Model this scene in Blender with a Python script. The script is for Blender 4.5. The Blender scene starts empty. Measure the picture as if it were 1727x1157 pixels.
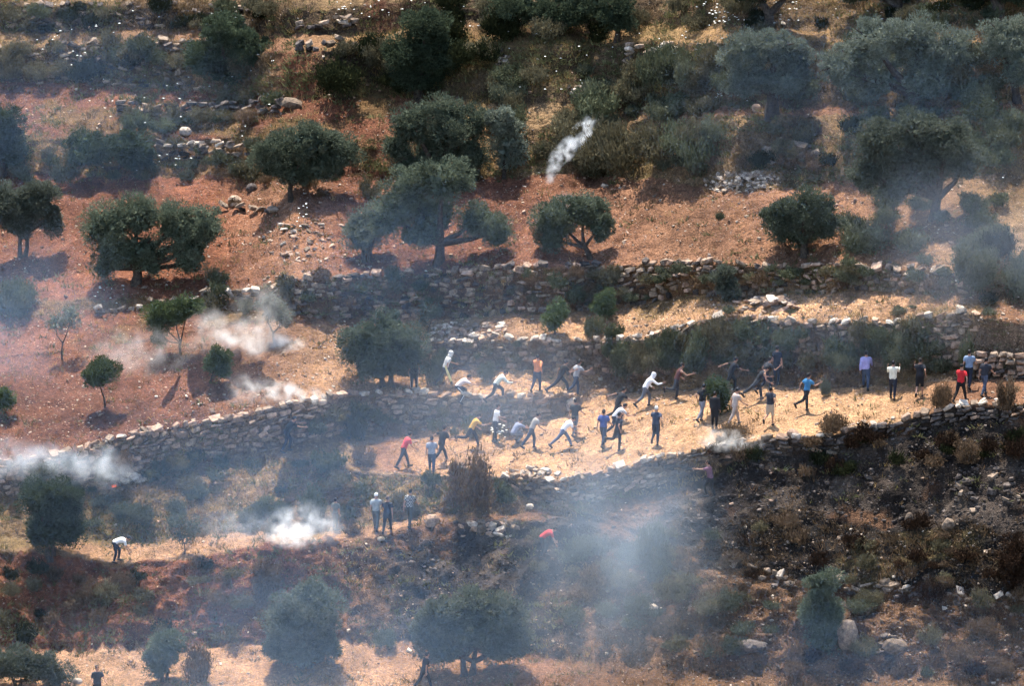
import bpy, bmesh, math, random
import numpy as np
from mathutils import Vector, Matrix

random.seed(7)
RNG = np.random.default_rng(11)
SC = bpy.context.scene
COL = SC.collection
rad = math.radians

# ---------------------------------------------------------------- camera, sky, sun, exposure
PITCH = rad(14.0)
FPX = 13900.0                       # focal length in photograph pixels (1727 wide)
CAM = np.array([0.0, -350.0, 104.0])
FWD = np.array([0.0, math.cos(PITCH), -math.sin(PITCH)])
RGT = np.array([1.0, 0.0, 0.0])
UPV = np.array([0.0, math.sin(PITCH), math.cos(PITCH)])
cd = bpy.data.cameras.new('camera')
cam = bpy.data.objects.new('camera', cd)
COL.objects.link(cam)
cam.location = CAM
cam.rotation_euler = (math.pi / 2 - PITCH, 0, 0)
cd.sensor_width = 36.0
cd.lens = FPX / 1727.0 * 36.0
cd.clip_start = 1.0
cd.clip_end = 4000.0
SC.camera = cam

SUN_EL, SUN_AZ = rad(68), rad(-14)  # behind the hill, a little to the left
w = bpy.data.worlds.new('World')
SC.world = w
w.use_nodes = True
nt = w.node_tree
nt.nodes.clear()
sky = nt.nodes.new('ShaderNodeTexSky')
sky.sky_type = 'NISHITA'
sky.sun_disc = False
sky.sun_elevation = SUN_EL
sky.sun_rotation = SUN_AZ
sky.air_density = 1.0
bg = nt.nodes.new('ShaderNodeBackground')
bg.inputs['Strength'].default_value = 0.15
wo = nt.nodes.new('ShaderNodeOutputWorld')
nt.links.new(sky.outputs[0], bg.inputs['Color'])
nt.links.new(bg.outputs[0], wo.inputs['Surface'])

sl = bpy.data.lights.new('sun', 'SUN')
sl.energy = 4.6
sl.angle = rad(0.53)
sl.color = (1.0, 0.93, 0.83)
sun = bpy.data.objects.new('sun', sl)
COL.objects.link(sun)
sv = Vector((math.cos(SUN_EL) * math.sin(SUN_AZ), math.cos(SUN_EL) * math.cos(SUN_AZ), math.sin(SUN_EL)))
sun.rotation_euler = sv.to_track_quat('Z', 'Y').to_euler()
sun.location = (0, 60, 120)

SC.view_settings.view_transform = 'Standard'
SC.view_settings.look = 'None'
SC.view_settings.exposure = 1.43
SC.view_settings.gamma = 1.0
SC.view_settings.use_curve_mapping = False
cy = SC.cycles
cy.max_bounces = 4
cy.diffuse_bounces = 1
cy.glossy_bounces = 1
cy.transmission_bounces = 2
cy.transparent_max_bounces = 6
cy.volume_bounces = 2
cy.volume_step_rate = 1.0
cy.volume_max_steps = 64
cy.use_adaptive_sampling = True
cy.adaptive_threshold = 0.045
cy.use_denoising = True
try:
    cy.denoiser = 'OPENIMAGEDENOISE'
except Exception:
    pass
cy.sample_clamp_indirect = 4.0


# ---------------------------------------------------------------- helpers
def tag(o, label=None, cat=None, group=None, kind=None):
    if label: o['label'] = label
    if cat: o['category'] = cat
    if group: o['group'] = group
    if kind: o['kind'] = kind
    return o


def link(o, parent=None):
    COL.objects.link(o)
    if parent is not None:
        o.parent = parent
    return o


def empty(name, loc, rz=0.0):
    o = bpy.data.objects.new(name, None)
    COL.objects.link(o)
    o.location = loc
    o.rotation_euler = (0, 0, rz)
    o.empty_display_size = 0.2
    return o


def mesh_np(name, V, F, mats=(), smooth=False, midx=None):
    """V (n,3), F (m,k) with k = 3 or 4."""
    V = np.asarray(V, dtype=np.float32)
    F = np.asarray(F, dtype=np.int32)
    me = bpy.data.meshes.new(name)
    m, k = F.shape
    me.vertices.add(len(V))
    me.vertices.foreach_set('co', V.ravel())
    me.loops.add(m * k)
    me.loops.foreach_set('vertex_index', F.ravel())
    me.polygons.add(m)
    me.polygons.foreach_set('loop_start', np.arange(0, m * k, k, dtype=np.int32))
    me.polygons.foreach_set('loop_total', np.full(m, k, dtype=np.int32))
    if midx is not None:
        me.polygons.foreach_set('material_index', np.asarray(midx, dtype=np.int32))
    me.polygons.foreach_set('use_smooth', np.full(m, smooth, dtype=bool))
    for mt in mats:
        me.materials.append(mt)
    me.update(calc_edges=True)
    return me


def vcol(me, name, C):
    a = me.color_attributes.new(name, 'FLOAT_COLOR', 'POINT')
    C = np.asarray(C, dtype=np.float32)
    if C.shape[1] == 3:
        C = np.hstack([C, np.ones((len(C), 1), dtype=np.float32)])
    a.data.foreach_set('color', C.ravel())


def _hash(ix, iy, seed):
    h = (ix.astype(np.int64) * 374761393 + iy.astype(np.int64) * 668265263 + seed * 974711) & 0x7fffffff
    h = ((h ^ (h >> 13)) * 1274126177) & 0x7fffffff
    return ((h ^ (h >> 16)) & 0xffff) / 65535.0


def vnoise(x, y, seed=0):
    ix, iy = np.floor(x), np.floor(y)
    fx, fy = x - ix, y - iy
    fx = fx * fx * (3 - 2 * fx)
    fy = fy * fy * (3 - 2 * fy)
    a = _hash(ix, iy, seed); b = _hash(ix + 1, iy, seed)
    c = _hash(ix, iy + 1, seed); d = _hash(ix + 1, iy + 1, seed)
    return (a * (1 - fx) + b * fx) * (1 - fy) + (c * (1 - fx) + d * fx) * fy


def fbm(x, y, seed=0, octs=4, gain=0.5):
    s, a, t = 0.0, 1.0, 0.0
    for i in range(octs):
        s = s + a * (vnoise(x * 2 ** i + 17.3 * i, y * 2 ** i - 9.1 * i, seed + i) - 0.5) * 2
        t += a
        a *= gain
    return s / t


# ---------------------------------------------------------------- materials
def new_mat(name):
    m = bpy.data.materials.new(name)
    m.use_nodes = True
    m.node_tree.nodes.clear()
    return m, m.node_tree.nodes, m.node_tree.links


def mat_ground():
    m, N, L = new_mat('hillside_soil')
    out = N.new('ShaderNodeOutputMaterial')
    bs = N.new('ShaderNodeBsdfPrincipled')
    bs.inputs['Roughness'].default_value = 0.95
    bs.inputs['Specular IOR Level'].default_value = 0.1
    tc = N.new('ShaderNodeTexCoord')
    at = N.new('ShaderNodeAttribute'); at.attribute_name = 'soil'

    def noise(sc, det, rough=0.6):
        n = N.new('ShaderNodeTexNoise')
        n.inputs['Scale'].default_value = sc
        n.inputs['Detail'].default_value = det
        n.inputs['Roughness'].default_value = rough
        L.new(tc.outputs['Object'], n.inputs['Vector'])
        return n

    def ramp(src, p0, p1, c0, c1):
        r = N.new('ShaderNodeValToRGB')
        r.color_ramp.elements[0].position = p0
        r.color_ramp.elements[1].position = p1
        r.color_ramp.elements[0].color = (*c0, 1)
        r.color_ramp.elements[1].color = (*c1, 1)
        L.new(src, r.inputs[0])
        return r

    def mul(a, b):
        x = N.new('ShaderNodeMix'); x.data_type = 'RGBA'; x.blend_type = 'MULTIPLY'
        x.inputs[0].default_value = 1.0
        L.new(a, x.inputs[6]); L.new(b, x.inputs[7])
        return x.outputs[2]
    big = ramp(noise(0.55, 2).outputs[0], .35, .68, (.72, .68, .66), (1.22, 1.16, 1.08))
    mid = ramp(noise(5.5, 3, .7).outputs[0], .3, .7, (.5, .48, .48), (1.42, 1.4, 1.36))
    fine = ramp(noise(24, 1, .7).outputs[0], .34, .66, (.55, .55, .56), (1.38, 1.36, 1.32))
    c = mul(mul(mul(at.outputs['Color'], big.outputs[0]), mid.outputs[0]), fine.outputs[0])
    # small pale limestone chips lying in the soil
    vo = N.new('ShaderNodeTexVoronoi')
    vo.inputs['Scale'].default_value = 6.5
    L.new(tc.outputs['Object'], vo.inputs['Vector'])
    chip = ramp(vo.outputs['Distance'], .12, .2, (1, 1, 1), (0, 0, 0))
    pick = ramp(vo.outputs['Color'], .55, .62, (0, 0, 0), (1, 1, 1))
    msk = mul(chip.outputs[0], pick.outputs[0])
    cm = N.new('ShaderNodeMix'); cm.data_type = 'RGBA'
    chipf = N.new('ShaderNodeMath'); chipf.operation = 'MULTIPLY'
    L.new(msk, chipf.inputs[0])
    L.new(at.outputs['Alpha'], chipf.inputs[1])
    L.new(chipf.outputs[0], cm.inputs[0])
    L.new(c, cm.inputs[6])
    cm.inputs[7].default_value = (.5, .42, .33, 1)
    L.new(cm.outputs[2], bs.inputs['Base Color'])
    bn = noise(10, 2, .72)
    bp = N.new('ShaderNodeBump')
    bp.inputs['Strength'].default_value = 0.9
    bp.inputs['Distance'].default_value = 0.16
    L.new(bn.outputs[0], bp.inputs['Height'])
    L.new(bp.outputs[0], bs.inputs['Normal'])
    L.new(bs.outputs[0], out.inputs[0])
    return m


def mat_stone(name, base, dark, var=0.35, scale=6.0):
    m, N, L = new_mat(name)
    out = N.new('ShaderNodeOutputMaterial')
    bs = N.new('ShaderNodeBsdfPrincipled')
    bs.inputs['Roughness'].default_value = 0.9
    bs.inputs['Specular IOR Level'].default_value = 0.15
    ge = N.new('ShaderNodeNewGeometry')
    oi = N.new('ShaderNodeObjectInfo')
    n = N.new('ShaderNodeTexNoise')
    n.inputs['Scale'].default_value = scale
    n.inputs['Detail'].default_value = 5
    n.inputs['Roughness'].default_value = .7
    L.new(ge.outputs['Position'], n.inputs['Vector'])
    r = N.new('ShaderNodeValToRGB')
    r.color_ramp.elements[0].position = .36
    r.color_ramp.elements[1].position = .62
    r.color_ramp.elements[0].color = (*dark, 1)
    r.color_ramp.elements[1].color = (*base, 1)
    L.new(n.outputs[0], r.inputs[0])
    # per-stone tone: object random and mesh-island random
    ad = N.new('ShaderNodeMath'); ad.operation = 'ADD'
    L.new(oi.outputs['Random'], ad.inputs[0]); L.new(ge.outputs['Random Per Island'], ad.inputs[1])
    fr = N.new('ShaderNodeMath'); fr.operation = 'FRACT'; L.new(ad.outputs[0], fr.inputs[0])
    mr = N.new('ShaderNodeMapRange')
    mr.inputs['To Min'].default_value = 1 - var
    mr.inputs['To Max'].default_value = 1 + var
    L.new(fr.outputs[0], mr.inputs['Value'])
    mx = N.new('ShaderNodeMix'); mx.data_type = 'RGBA'; mx.blend_type = 'MULTIPLY'; mx.inputs[0].default_value = 1
    L.new(r.outputs[0], mx.inputs[6]); L.new(mr.outputs[0], mx.inputs[7])
    L.new(mx.outputs[2], bs.inputs['Base Color'])
    bp = N.new('ShaderNodeBump'); bp.inputs['Strength'].default_value = .6; bp.inputs['Distance'].default_value = .05
    L.new(n.outputs[0], bp.inputs['Height']); L.new(bp.outputs[0], bs.inputs['Normal'])
    L.new(bs.outputs[0], out.inputs[0])
    return m


def mat_leaf(name, c0, c1, transl=0.25, tipcol=None):
    """foliage: tone varies leaf by leaf (Random Per Island) and clump by clump (noise)."""
    m, N, L = new_mat(name)
    out = N.new('ShaderNodeOutputMaterial')
    ge = N.new('ShaderNodeNewGeometry')
    oi = N.new('ShaderNodeObjectInfo')
    n = N.new('ShaderNodeTexNoise'); n.inputs['Scale'].default_value = 1.3; n.inputs['Detail'].default_value = 2
    L.new(ge.outputs['Position'], n.inputs['Vector'])
    a = N.new('ShaderNodeMath'); a.operation = 'MULTIPLY_ADD'
    L.new(ge.outputs['Random Per Island'], a.inputs[0]); a.inputs[1].default_value = .6
    sb = N.new('ShaderNodeMath'); sb.operation = 'MULTIPLY_ADD'
    L.new(n.outputs[0], sb.inputs[0]); sb.inputs[1].default_value = 1.2; sb.inputs[2].default_value = -.42
    L.new(sb.outputs[0], a.inputs[2])
    mx = N.new('ShaderNodeMix'); mx.data_type = 'RGBA'; mx.clamp_factor = True
    L.new(a.outputs[0], mx.inputs[0])
    mx.inputs[6].default_value = (*c0, 1); mx.inputs[7].default_value = (*c1, 1)
    mr = N.new('ShaderNodeMapRange'); mr.inputs['To Min'].default_value = .78; mr.inputs['To Max'].default_value = 1.25
    L.new(oi.outputs['Random'], mr.inputs['Value'])
    mm = N.new('ShaderNodeMix'); mm.data_type = 'RGBA'; mm.blend_type = 'MULTIPLY'; mm.inputs[0].default_value = 1
    L.new(mx.outputs[2], mm.inputs[6]); L.new(mr.outputs[0], mm.inputs[7])
    d = N.new('ShaderNodeBsdfDiffuse')
    L.new(mm.outputs[2], d.inputs['Color'])
    t = N.new('ShaderNodeBsdfTranslucent')
    L.new(mm.outputs[2], t.inputs['Color'])
    ms = N.new('ShaderNodeMixShader'); ms.inputs[0].default_value = transl
    L.new(d.outputs[0], ms.inputs[1]); L.new(t.outputs[0], ms.inputs[2])
    L.new(ms.outputs[0], out.inputs[0])
    return m


def mat_attr(name, attr, rough=.9, transl=0.0):
    m, N, L = new_mat(name)
    out = N.new('ShaderNodeOutputMaterial')
    at = N.new('ShaderNodeAttribute'); at.attribute_name = attr
    d = N.new('ShaderNodeBsdfPrincipled')
    d.inputs['Roughness'].default_value = rough
    d.inputs['Specular IOR Level'].default_value = .1
    n = N.new('ShaderNodeTexNoise'); n.inputs['Scale'].default_value = 8
    ge = N.new('ShaderNodeNewGeometry'); L.new(ge.outputs['Position'], n.inputs['Vector'])
    mr = N.new('ShaderNodeMapRange'); mr.inputs['To Min'].default_value = .75; mr.inputs['To Max'].default_value = 1.25
    L.new(n.outputs[0], mr.inputs['Value'])
    mm = N.new('ShaderNodeMix'); mm.data_type = 'RGBA'; mm.blend_type = 'MULTIPLY'; mm.inputs[0].default_value = 1
    L.new(at.outputs['Color'], mm.inputs[6]); L.new(mr.outputs[0], mm.inputs[7])
    L.new(mm.outputs[2], d.inputs['Base Color'])
    if transl > 0:
        t = N.new('ShaderNodeBsdfTranslucent'); L.new(mm.outputs[2], t.inputs['Color'])
        ms = N.new('ShaderNodeMixShader'); ms.inputs[0].default_value = transl
        L.new(d.outputs[0], ms.inputs[1]); L.new(t.outputs[0], ms.inputs[2])
        L.new(ms.outputs[0], out.inputs[0])
    else:
        L.new(d.outputs[0], out.inputs[0])
    return m


_cloth = {}


def mat_cloth(name, col, rough=.85, var=.18, check=None):
    key = (name, col, check)
    if key in _cloth:
        return _cloth[key]
    m, N, L = new_mat(name)
    out = N.new('ShaderNodeOutputMaterial')
    d = N.new('ShaderNodeBsdfPrincipled')
    d.inputs['Roughness'].default_value = rough
    d.inputs['Specular IOR Level'].default_value = .2
    tc = N.new('ShaderNodeTexCoord')
    n = N.new('ShaderNodeTexNoise'); n.inputs['Scale'].default_value = 7; n.inputs['Detail'].default_value = 3
    L.new(tc.outputs['Object'], n.inputs['Vector'])
    r = N.new('ShaderNodeValToRGB')
    r.color_ramp.elements[0].position = .3; r.color_ramp.elements[1].position = .7
    r.color_ramp.elements[0].color = (*[c * (1 - var) for c in col], 1)
    r.color_ramp.elements[1].color = (*[c * (1 + var) for c in col], 1)
    L.new(n.outputs[0], r.inputs[0])
    src = r.outputs[0]
    if check:
        ck = N.new('ShaderNodeTexChecker'); ck.inputs['Scale'].default_value = 14
        ck.inputs['Color2'].default_value = (*check, 1)
        L.new(src, ck.inputs['Color1']); L.new(tc.outputs['Object'], ck.inputs['Vector'])
        src = ck.outputs[0]
    L.new(src, d.inputs['Base Color'])
    bp = N.new('ShaderNodeBump'); bp.inputs['Strength'].default_value = .5; bp.inputs['Distance'].default_value = .03
    L.new(n.outputs[0], bp.inputs['Height']); L.new(bp.outputs[0], d.inputs['Normal'])
    L.new(d.outputs[0], out.inputs[0])
    _cloth[key] = m
    return m


M_GROUND = mat_ground()
M_STONE = mat_stone('limestone', (.3, .222, .158), (.1, .074, .055), .4)
M_STONE_RED = mat_stone('earth_stained_warm_lit_limestone', (.38, .26, .185), (.17, .11, .078), .35)  # reddish stone; on the long wall it also carries warm light
M_STONE_PALE = mat_stone('pale_limestone', (.52, .44, .35), (.24, .19, .15), .35)
M_STONE_BURNT = mat_stone('sooty_shaded_limestone', (.115, .093, .08), (.022, .019, .018), .6)  # soot on the burnt slope; on shaded walls, shade put into the colour
M_OLIVE = mat_leaf('olive_leaves', (.042, .056, .038), (.15, .175, .12), .28)
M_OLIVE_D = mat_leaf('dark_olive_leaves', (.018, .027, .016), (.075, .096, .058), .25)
M_OLIVE_G = mat_leaf('silvery_olive_leaves', (.055, .068, .052), (.175, .195, .15), .28)
M_YOUNG = mat_leaf('young_olive_leaves', (.03, .05, .022), (.125, .15, .07), .25)
M_SH = {
    'green': mat_leaf('green_shrub_leaves', (.04, .048, .028), (.135, .145, .085), .25),
    'olive': mat_leaf('olive_brown_shrub_leaves', (.055, .05, .03), (.18, .158, .094), .25),
    'brown': mat_leaf('dry_brown_shrub_twigs', (.055, .038, .025), (.205, .138, .085), .2),
    'grey': mat_leaf('grey_green_shrub_leaves', (.046, .052, .034), (.15, .156, .1), .2),
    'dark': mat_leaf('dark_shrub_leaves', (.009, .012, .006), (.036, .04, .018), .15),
    'burnt': mat_leaf('scorched_shrub_twigs', (.012, .009, .007), (.06, .035, .022), .1),
}
M_BARK = mat_stone('olive_bark', (.085, .065, .05), (.022, .017, .014), .2, 9)
M_GRASS = mat_attr('dry_grass_blades', 'tint', .85, .3)
M_HERB = mat_attr('undergrowth_leaves', 'tint', .8, .2)
M_SKIN = mat_cloth('skin', (.36, .2, .135), .6, .08)
M_HAIR = mat_cloth('black_hair', (.012, .01, .009), .5)
M_SHOE = mat_cloth('dark_shoe', (.03, .028, .027), .6)

# ---------------------------------------------------------------- the terraced hillside
# Survey lines of the hill, bottom to top: where each bank, wall or terrace begins, read off the photograph (u, v).
LN = [
    [(-420, 1420), (2150, 1420)],
    [(-420, 1098), (0, 1095), (150, 1090), (300, 1085), (450, 1090), (600, 1080), (700, 1085), (800, 1100), (950, 1112), (1100, 1130), (1300, 1142), (1727, 1132), (2150, 1130)],
    [(-420, 920), (0, 930), (200, 946), (300, 946), (450, 925), (600, 912), (700, 893), (800, 882), (950, 876), (1050, 900), (1200, 962), (1330, 992), (1450, 1002), (1727, 1037), (2150, 1080)],
    [(-420, 895), (0, 905), (200, 915), (300, 910), (450, 898), (600, 884), (700, 870), (800, 866), (950, 866), (1050, 890), (1200, 947), (1330, 976), (1450, 984), (1727, 1012), (2150, 1055)],
    [(-420, 880), (0, 838), (150, 834), (300, 792), (450, 764), (550, 790), (640, 806), (750, 808), (850, 818), (900, 846), (950, 860), (1000, 850), (1100, 820), (1200, 786), (1300, 768), (1400, 762), (1440, 753), (1550, 728), (1650, 710), (1727, 706), (2150, 684)],
    [(-420, 878), (0, 836), (150, 832), (300, 790), (450, 761), (550, 786), (640, 801), (750, 803), (850, 804), (900, 812), (950, 813), (1000, 804), (1100, 778), (1200, 754), (1300, 741), (1400, 736), (1440, 728), (1520, 710), (1600, 690), (1727, 683), (2150, 660)],
    [(-420, 876), (0, 834), (150, 830), (300, 787), (450, 756), (520, 744), (600, 728), (700, 716), (800, 713), (880, 712), (950, 698), (1000, 671), (1100, 661), (1200, 657), (1300, 650), (1400, 657), (1500, 652), (1600, 643), (1727, 636), (2150, 620)],
    [(-420, 830), (0, 784), (100, 768), (150, 757), (300, 717), (400, 706), (500, 682), (560, 669), (700, 667), (850, 672), (960, 666), (1000, 668), (1100, 658), (1200, 654), (1300, 647), (1400, 654), (1500, 649), (1600, 640), (1727, 633), (2150, 617)],
    [(-420, 640), (0, 600), (150, 590), (300, 562), (450, 546), (560, 550), (640, 616), (700, 619), (800, 620), (900, 626), (1000, 632), (1100, 633), (1200, 617), (1300, 606), (1400, 610), (1500, 622), (1600, 622), (1727, 628), (2150, 610)],
    [(-420, 638), (0, 598), (150, 588), (300, 558), (450, 541), (560, 545), (640, 590), (700, 578), (860, 576), (960, 576), (1100, 571), (1180, 547), (1230, 536), (1330, 541), (1500, 546), (1560, 536), (1640, 532), (1727, 548), (2150, 545)],
    [(-420, 560), (0, 522), (150, 522), (250, 522), (350, 522), (430, 526), (500, 533), (560, 538), (700, 536), (800, 535), (900, 530), (1000, 520), (1100, 506), (1200, 500), (1400, 493), (1530, 492), (1640, 496), (1727, 500), (2150, 500)],
    [(-420, 545), (0, 512), (150, 506), (250, 500), (350, 505), (430, 490), (480, 473), (600, 467), (780, 457), (980, 450), (1100, 445), (1400, 450), (1530, 456), (1640, 452), (1727, 460), (2150, 460)],
    [(-420, 310), (0, 300), (150, 300), (300, 298), (430, 300), (600, 302), (700, 300), (850, 298), (1000, 294), (1100, 302), (1200, 314), (1300, 322), (1400, 306), (1500, 300), (1727, 300), (2150, 300)],
    [(-420, 240), (0, 240), (150, 236), (300, 232), (430, 228), (520, 236), (600, 240), (700, 225), (900, 216), (1000, 206), (1200, 196), (1400, 192), (1727, 188), (2150, 185)],
    [(-420, 140), (0, 140), (200, 140), (400, 160), (500, 170), (650, 162), (800, 170), (1000, 180), (1200, 184), (1400, 180), (1727, 176), (2150, 170)],
    [(-420, 85), (0, 82), (200, 73), (300, 68), (450, 88), (600, 92), (700, 88), (850, 80), (1000, 75), (1100, 72), (1200, 75), (1300, 70), (1500, 70), (1727, 70), (2150, 70)],
    [(-420, 55), (0, 55), (300, 50), (500, 58), (600, 56), (800, 36), (1000, 40), (1300, 45), (1727, 45), (2150, 45)],
    [(-420, 8), (0, 10), (300, 8), (500, 16), (700, 0), (1000, -5), (1727, -8), (2150, -8)],
    [(-420, -420), (2150, -420)],
]
# slope of each band, degrees, by u
SL = [
    [(0, 9), (1000, 12), (1727, 24)],
    [(0, 39), (480, 40), (700, 36), (1100, 33), (1727, 34)],
    [(0, 5), (900, 8), (1300, 60), (1727, 62)],
    [(0, 24), (600, 24), (900, 29), (1300, 42), (1727, 42)],
    [(0, 40), (600, 45), (860, 86), (1727, 86)],
    [(0, 20), (500, 20), (650, 8), (1727, 6)],
    [(0, 86), (950, 86), (1000, 25), (1727, 30)],
    [(0, 14), (560, 13), (700, 13), (940, 13), (1020, 36), (1500, 40), (1600, 12), (1727, 10)],
    [(0, 20), (600, 40), (680, 86), (1727, 86)],
    [(0, 12), (700, 13), (1200, 12), (1727, 10)],
    [(0, 35), (420, 40), (500, 80), (1727, 80)],
    [(0, 13), (1727, 14)],
    [(0, 38), (600, 40), (1727, 40)],
    [(0, 14), (600, 17), (900, 24), (1200, 10), (1727, 10)],
    [(0, 60), (350, 56), (600, 52), (1727, 46)],
    [(0, 10), (1727, 12)],
    [(0, 60), (600, 50), (1727, 35)],
    [(0, 21), (1727, 21)],
]
NB = len(SL)
US = np.arange(-420, 2151, 6.0)
NU = len(US)


def smooth1(a, k):
    if k < 2:
        return a
    ker = np.hanning(k + 2)[1:-1]
    ker /= ker.sum()
    p = np.pad(a, k, mode='edge')
    return np.convolve(p, ker, mode='same')[k:-k]


LV = []
for i, pts in enumerate(LN):
    l = np.interp(US, [p[0] for p in pts], [p[1] for p in pts])
    l = smooth1(l, 11)
    if 0 < i < NB:
        l = l + fbm(US / 60.0, US * 0 + i * 7.7, 50 + i, 3) * 3.5
    LV.append(l)
for i in range(1, len(LV)):
    LV[i] = np.minimum(LV[i], LV[i - 1] - 1.5)
SLA = [smooth1(np.interp(US, [p[0] for p in s], [p[1] for p in s]), 9) for s in SL]


def ray(u, v):
    u = np.asarray(u, float); v = np.asarray(v, float)
    return (FWD[None, :] + ((u - 863.5) / FPX)[:, None] * RGT[None, :] - ((v - 578.5) / FPX)[:, None] * UPV[None, :])


rows_v, rows_band, rows_t = [], [], []
for b in range(NB):
    hmax = float(np.max(np.where((US > -50) & (US < 1780), LV[b] - LV[b + 1], 0)))
    step = 4.2
    if b == 0: n = 40
    elif b == NB - 1: n = 24
    else: n = max(3, int(round(hmax / step)))
    for k in range(n):
        rows_band.append(b)
        rows_t.append(k / n)
rows_band.append(NB - 1); rows_t.append(1.0)
rows_band = np.array(rows_band); rows_t = np.array(rows_t)
# the first band starts below the picture; crowd its rows towards the frame
NR = len(rows_t)
GV = np.zeros((NR, NU))
for r in range(NR):
    b, t = rows_band[r], rows_t[r]
    GV[r] = LV[b] * (1 - t) + LV[b + 1] * t
P0 = np.zeros((NR, NU, 3))
d0 = ray(US, GV[0])
t0 = (0.0 - CAM[2]) / d0[:, 2]
P0[0] = CAM[None, :] + t0[:, None] * d0
# level the starting row: constant y
for r in range(1, NR):
    b = rows_band[r - 1]
    ta = np.tan(np.radians(SLA[b]))
    d = ray(US, GV[r])
    y0, z0 = P0[r - 1, :, 1], P0[r - 1, :, 2]
    t = (z0 - CAM[2] + ta * (CAM[1] - y0)) / (d[:, 2] - ta * d[:, 1])
    P0[r] = CAM[None, :] + t[:, None] * d
UU0 = np.broadcast_to(US[None, :], GV.shape)
# surface normals and relief
ARC = np.zeros((NR, NU))
ARC[1:] = np.cumsum(np.linalg.norm(np.diff(P0, axis=0), axis=2), axis=0)
ARC = ARC.mean(axis=1, keepdims=True) * 0 + ARC


def grid_normals(P):
    du = np.gradient(P, axis=1)
    dv = np.gradient(P, axis=0)
    n = np.cross(du, dv)
    return n / np.maximum(np.linalg.norm(n, axis=2, keepdims=True), 1e-9)


NRM = grid_normals(P0)
AMP = np.array([.10, .45, .10, .26, .05, .07, .05, .14, .05, .12, .08, .15, .26, .18, .2, .12, .2, .2])
ROUGH = np.array([.06, .15, .05, .10, .03, .05, .03, .11, .03, .10, .05, .115, .10, .12, .09, .06, .09, .09])
amp = smooth1(AMP[rows_band], 5)[:, None]
rgh = smooth1(ROUGH[rows_band], 5)[:, None]
X, S = P0[:, :, 0], ARC
disp = fbm(X * .35, S * .35, 3, 3) * amp * 1.5 + fbm(X * 1.3, S * 1.3, 9, 3) * amp * .9 + fbm(X * 4.2, S * 4.2, 21, 2) * rgh * 1.4
gul = (rows_band == 1)[:, None] * (UU0 < 660)
disp = disp + gul * (np.abs(fbm(X * 1.1, S * .22, 33, 3)) - .25) * .9
GP = P0 + NRM * disp[:, :, None]
# gullies in the raw red cut on the left
GN = grid_normals(GP)


def cell(u, v):
    """grid coordinates (row, column fractions) of a photograph point on the hill"""
    fu = (u - US[0]) / (US[1] - US[0])
    fu = min(max(fu, 0.0), NU - 1.001)
    iu = int(fu); fu -= iu
    colv = GV[:, iu] * (1 - fu) + GV[:, iu + 1] * fu
    r = int(np.searchsorted(-colv, -v)) - 1
    r = min(max(r, 0), NR - 2)
    a, b = colv[r], colv[r + 1]
    fr = (a - v) / max(a - b, 1e-6)
    return r, min(max(fr, 0.0), 1.0), iu, fu


def _bil(A, c):
    r, fr, iu, fu = c
    return (A[r, iu] * (1 - fu) + A[r, iu + 1] * fu) * (1 - fr) + (A[r + 1, iu] * (1 - fu) + A[r + 1, iu + 1] * fu) * fr


def at(u, v):
    return Vector(_bil(GP, cell(u, v)))


def nrm(u, v):
    return Vector(_bil(GN, cell(u, v))).normalized()


def mpp(p):
    """metres per photograph pixel at a point"""
    return float(np.dot(np.array(p) - CAM, FWD)) / FPX


def at_many(u, v):
    """vectorised ground lookup"""
    u = np.asarray(u, float); v = np.asarray(v, float)
    fu = np.clip((u - US[0]) / (US[1] - US[0]), 0, NU - 1.001)
    iu = fu.astype(int); fu = fu - iu
    out = np.zeros((len(u), 3)); nn = np.zeros((len(u), 3)); bb = np.zeros(len(u), int)
    for k in range(len(u)):
        i, f = iu[k], fu[k]
        colv = GV[:, i] * (1 - f) + GV[:, i + 1] * f
        r = min(max(int(np.searchsorted(-colv, -v[k])) - 1, 0), NR - 2)
        fr = min(max((colv[r] - v[k]) / max(colv[r] - colv[r + 1], 1e-6), 0), 1)
        out[k] = (GP[r, i] * (1 - f) + GP[r, i + 1] * f) * (1 - fr) + (GP[r + 1, i] * (1 - f) + GP[r + 1, i + 1] * f) * fr
        nn[k] = GN[r, i]
        bb[k] = rows_band[r]
    return out, nn, bb


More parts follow.
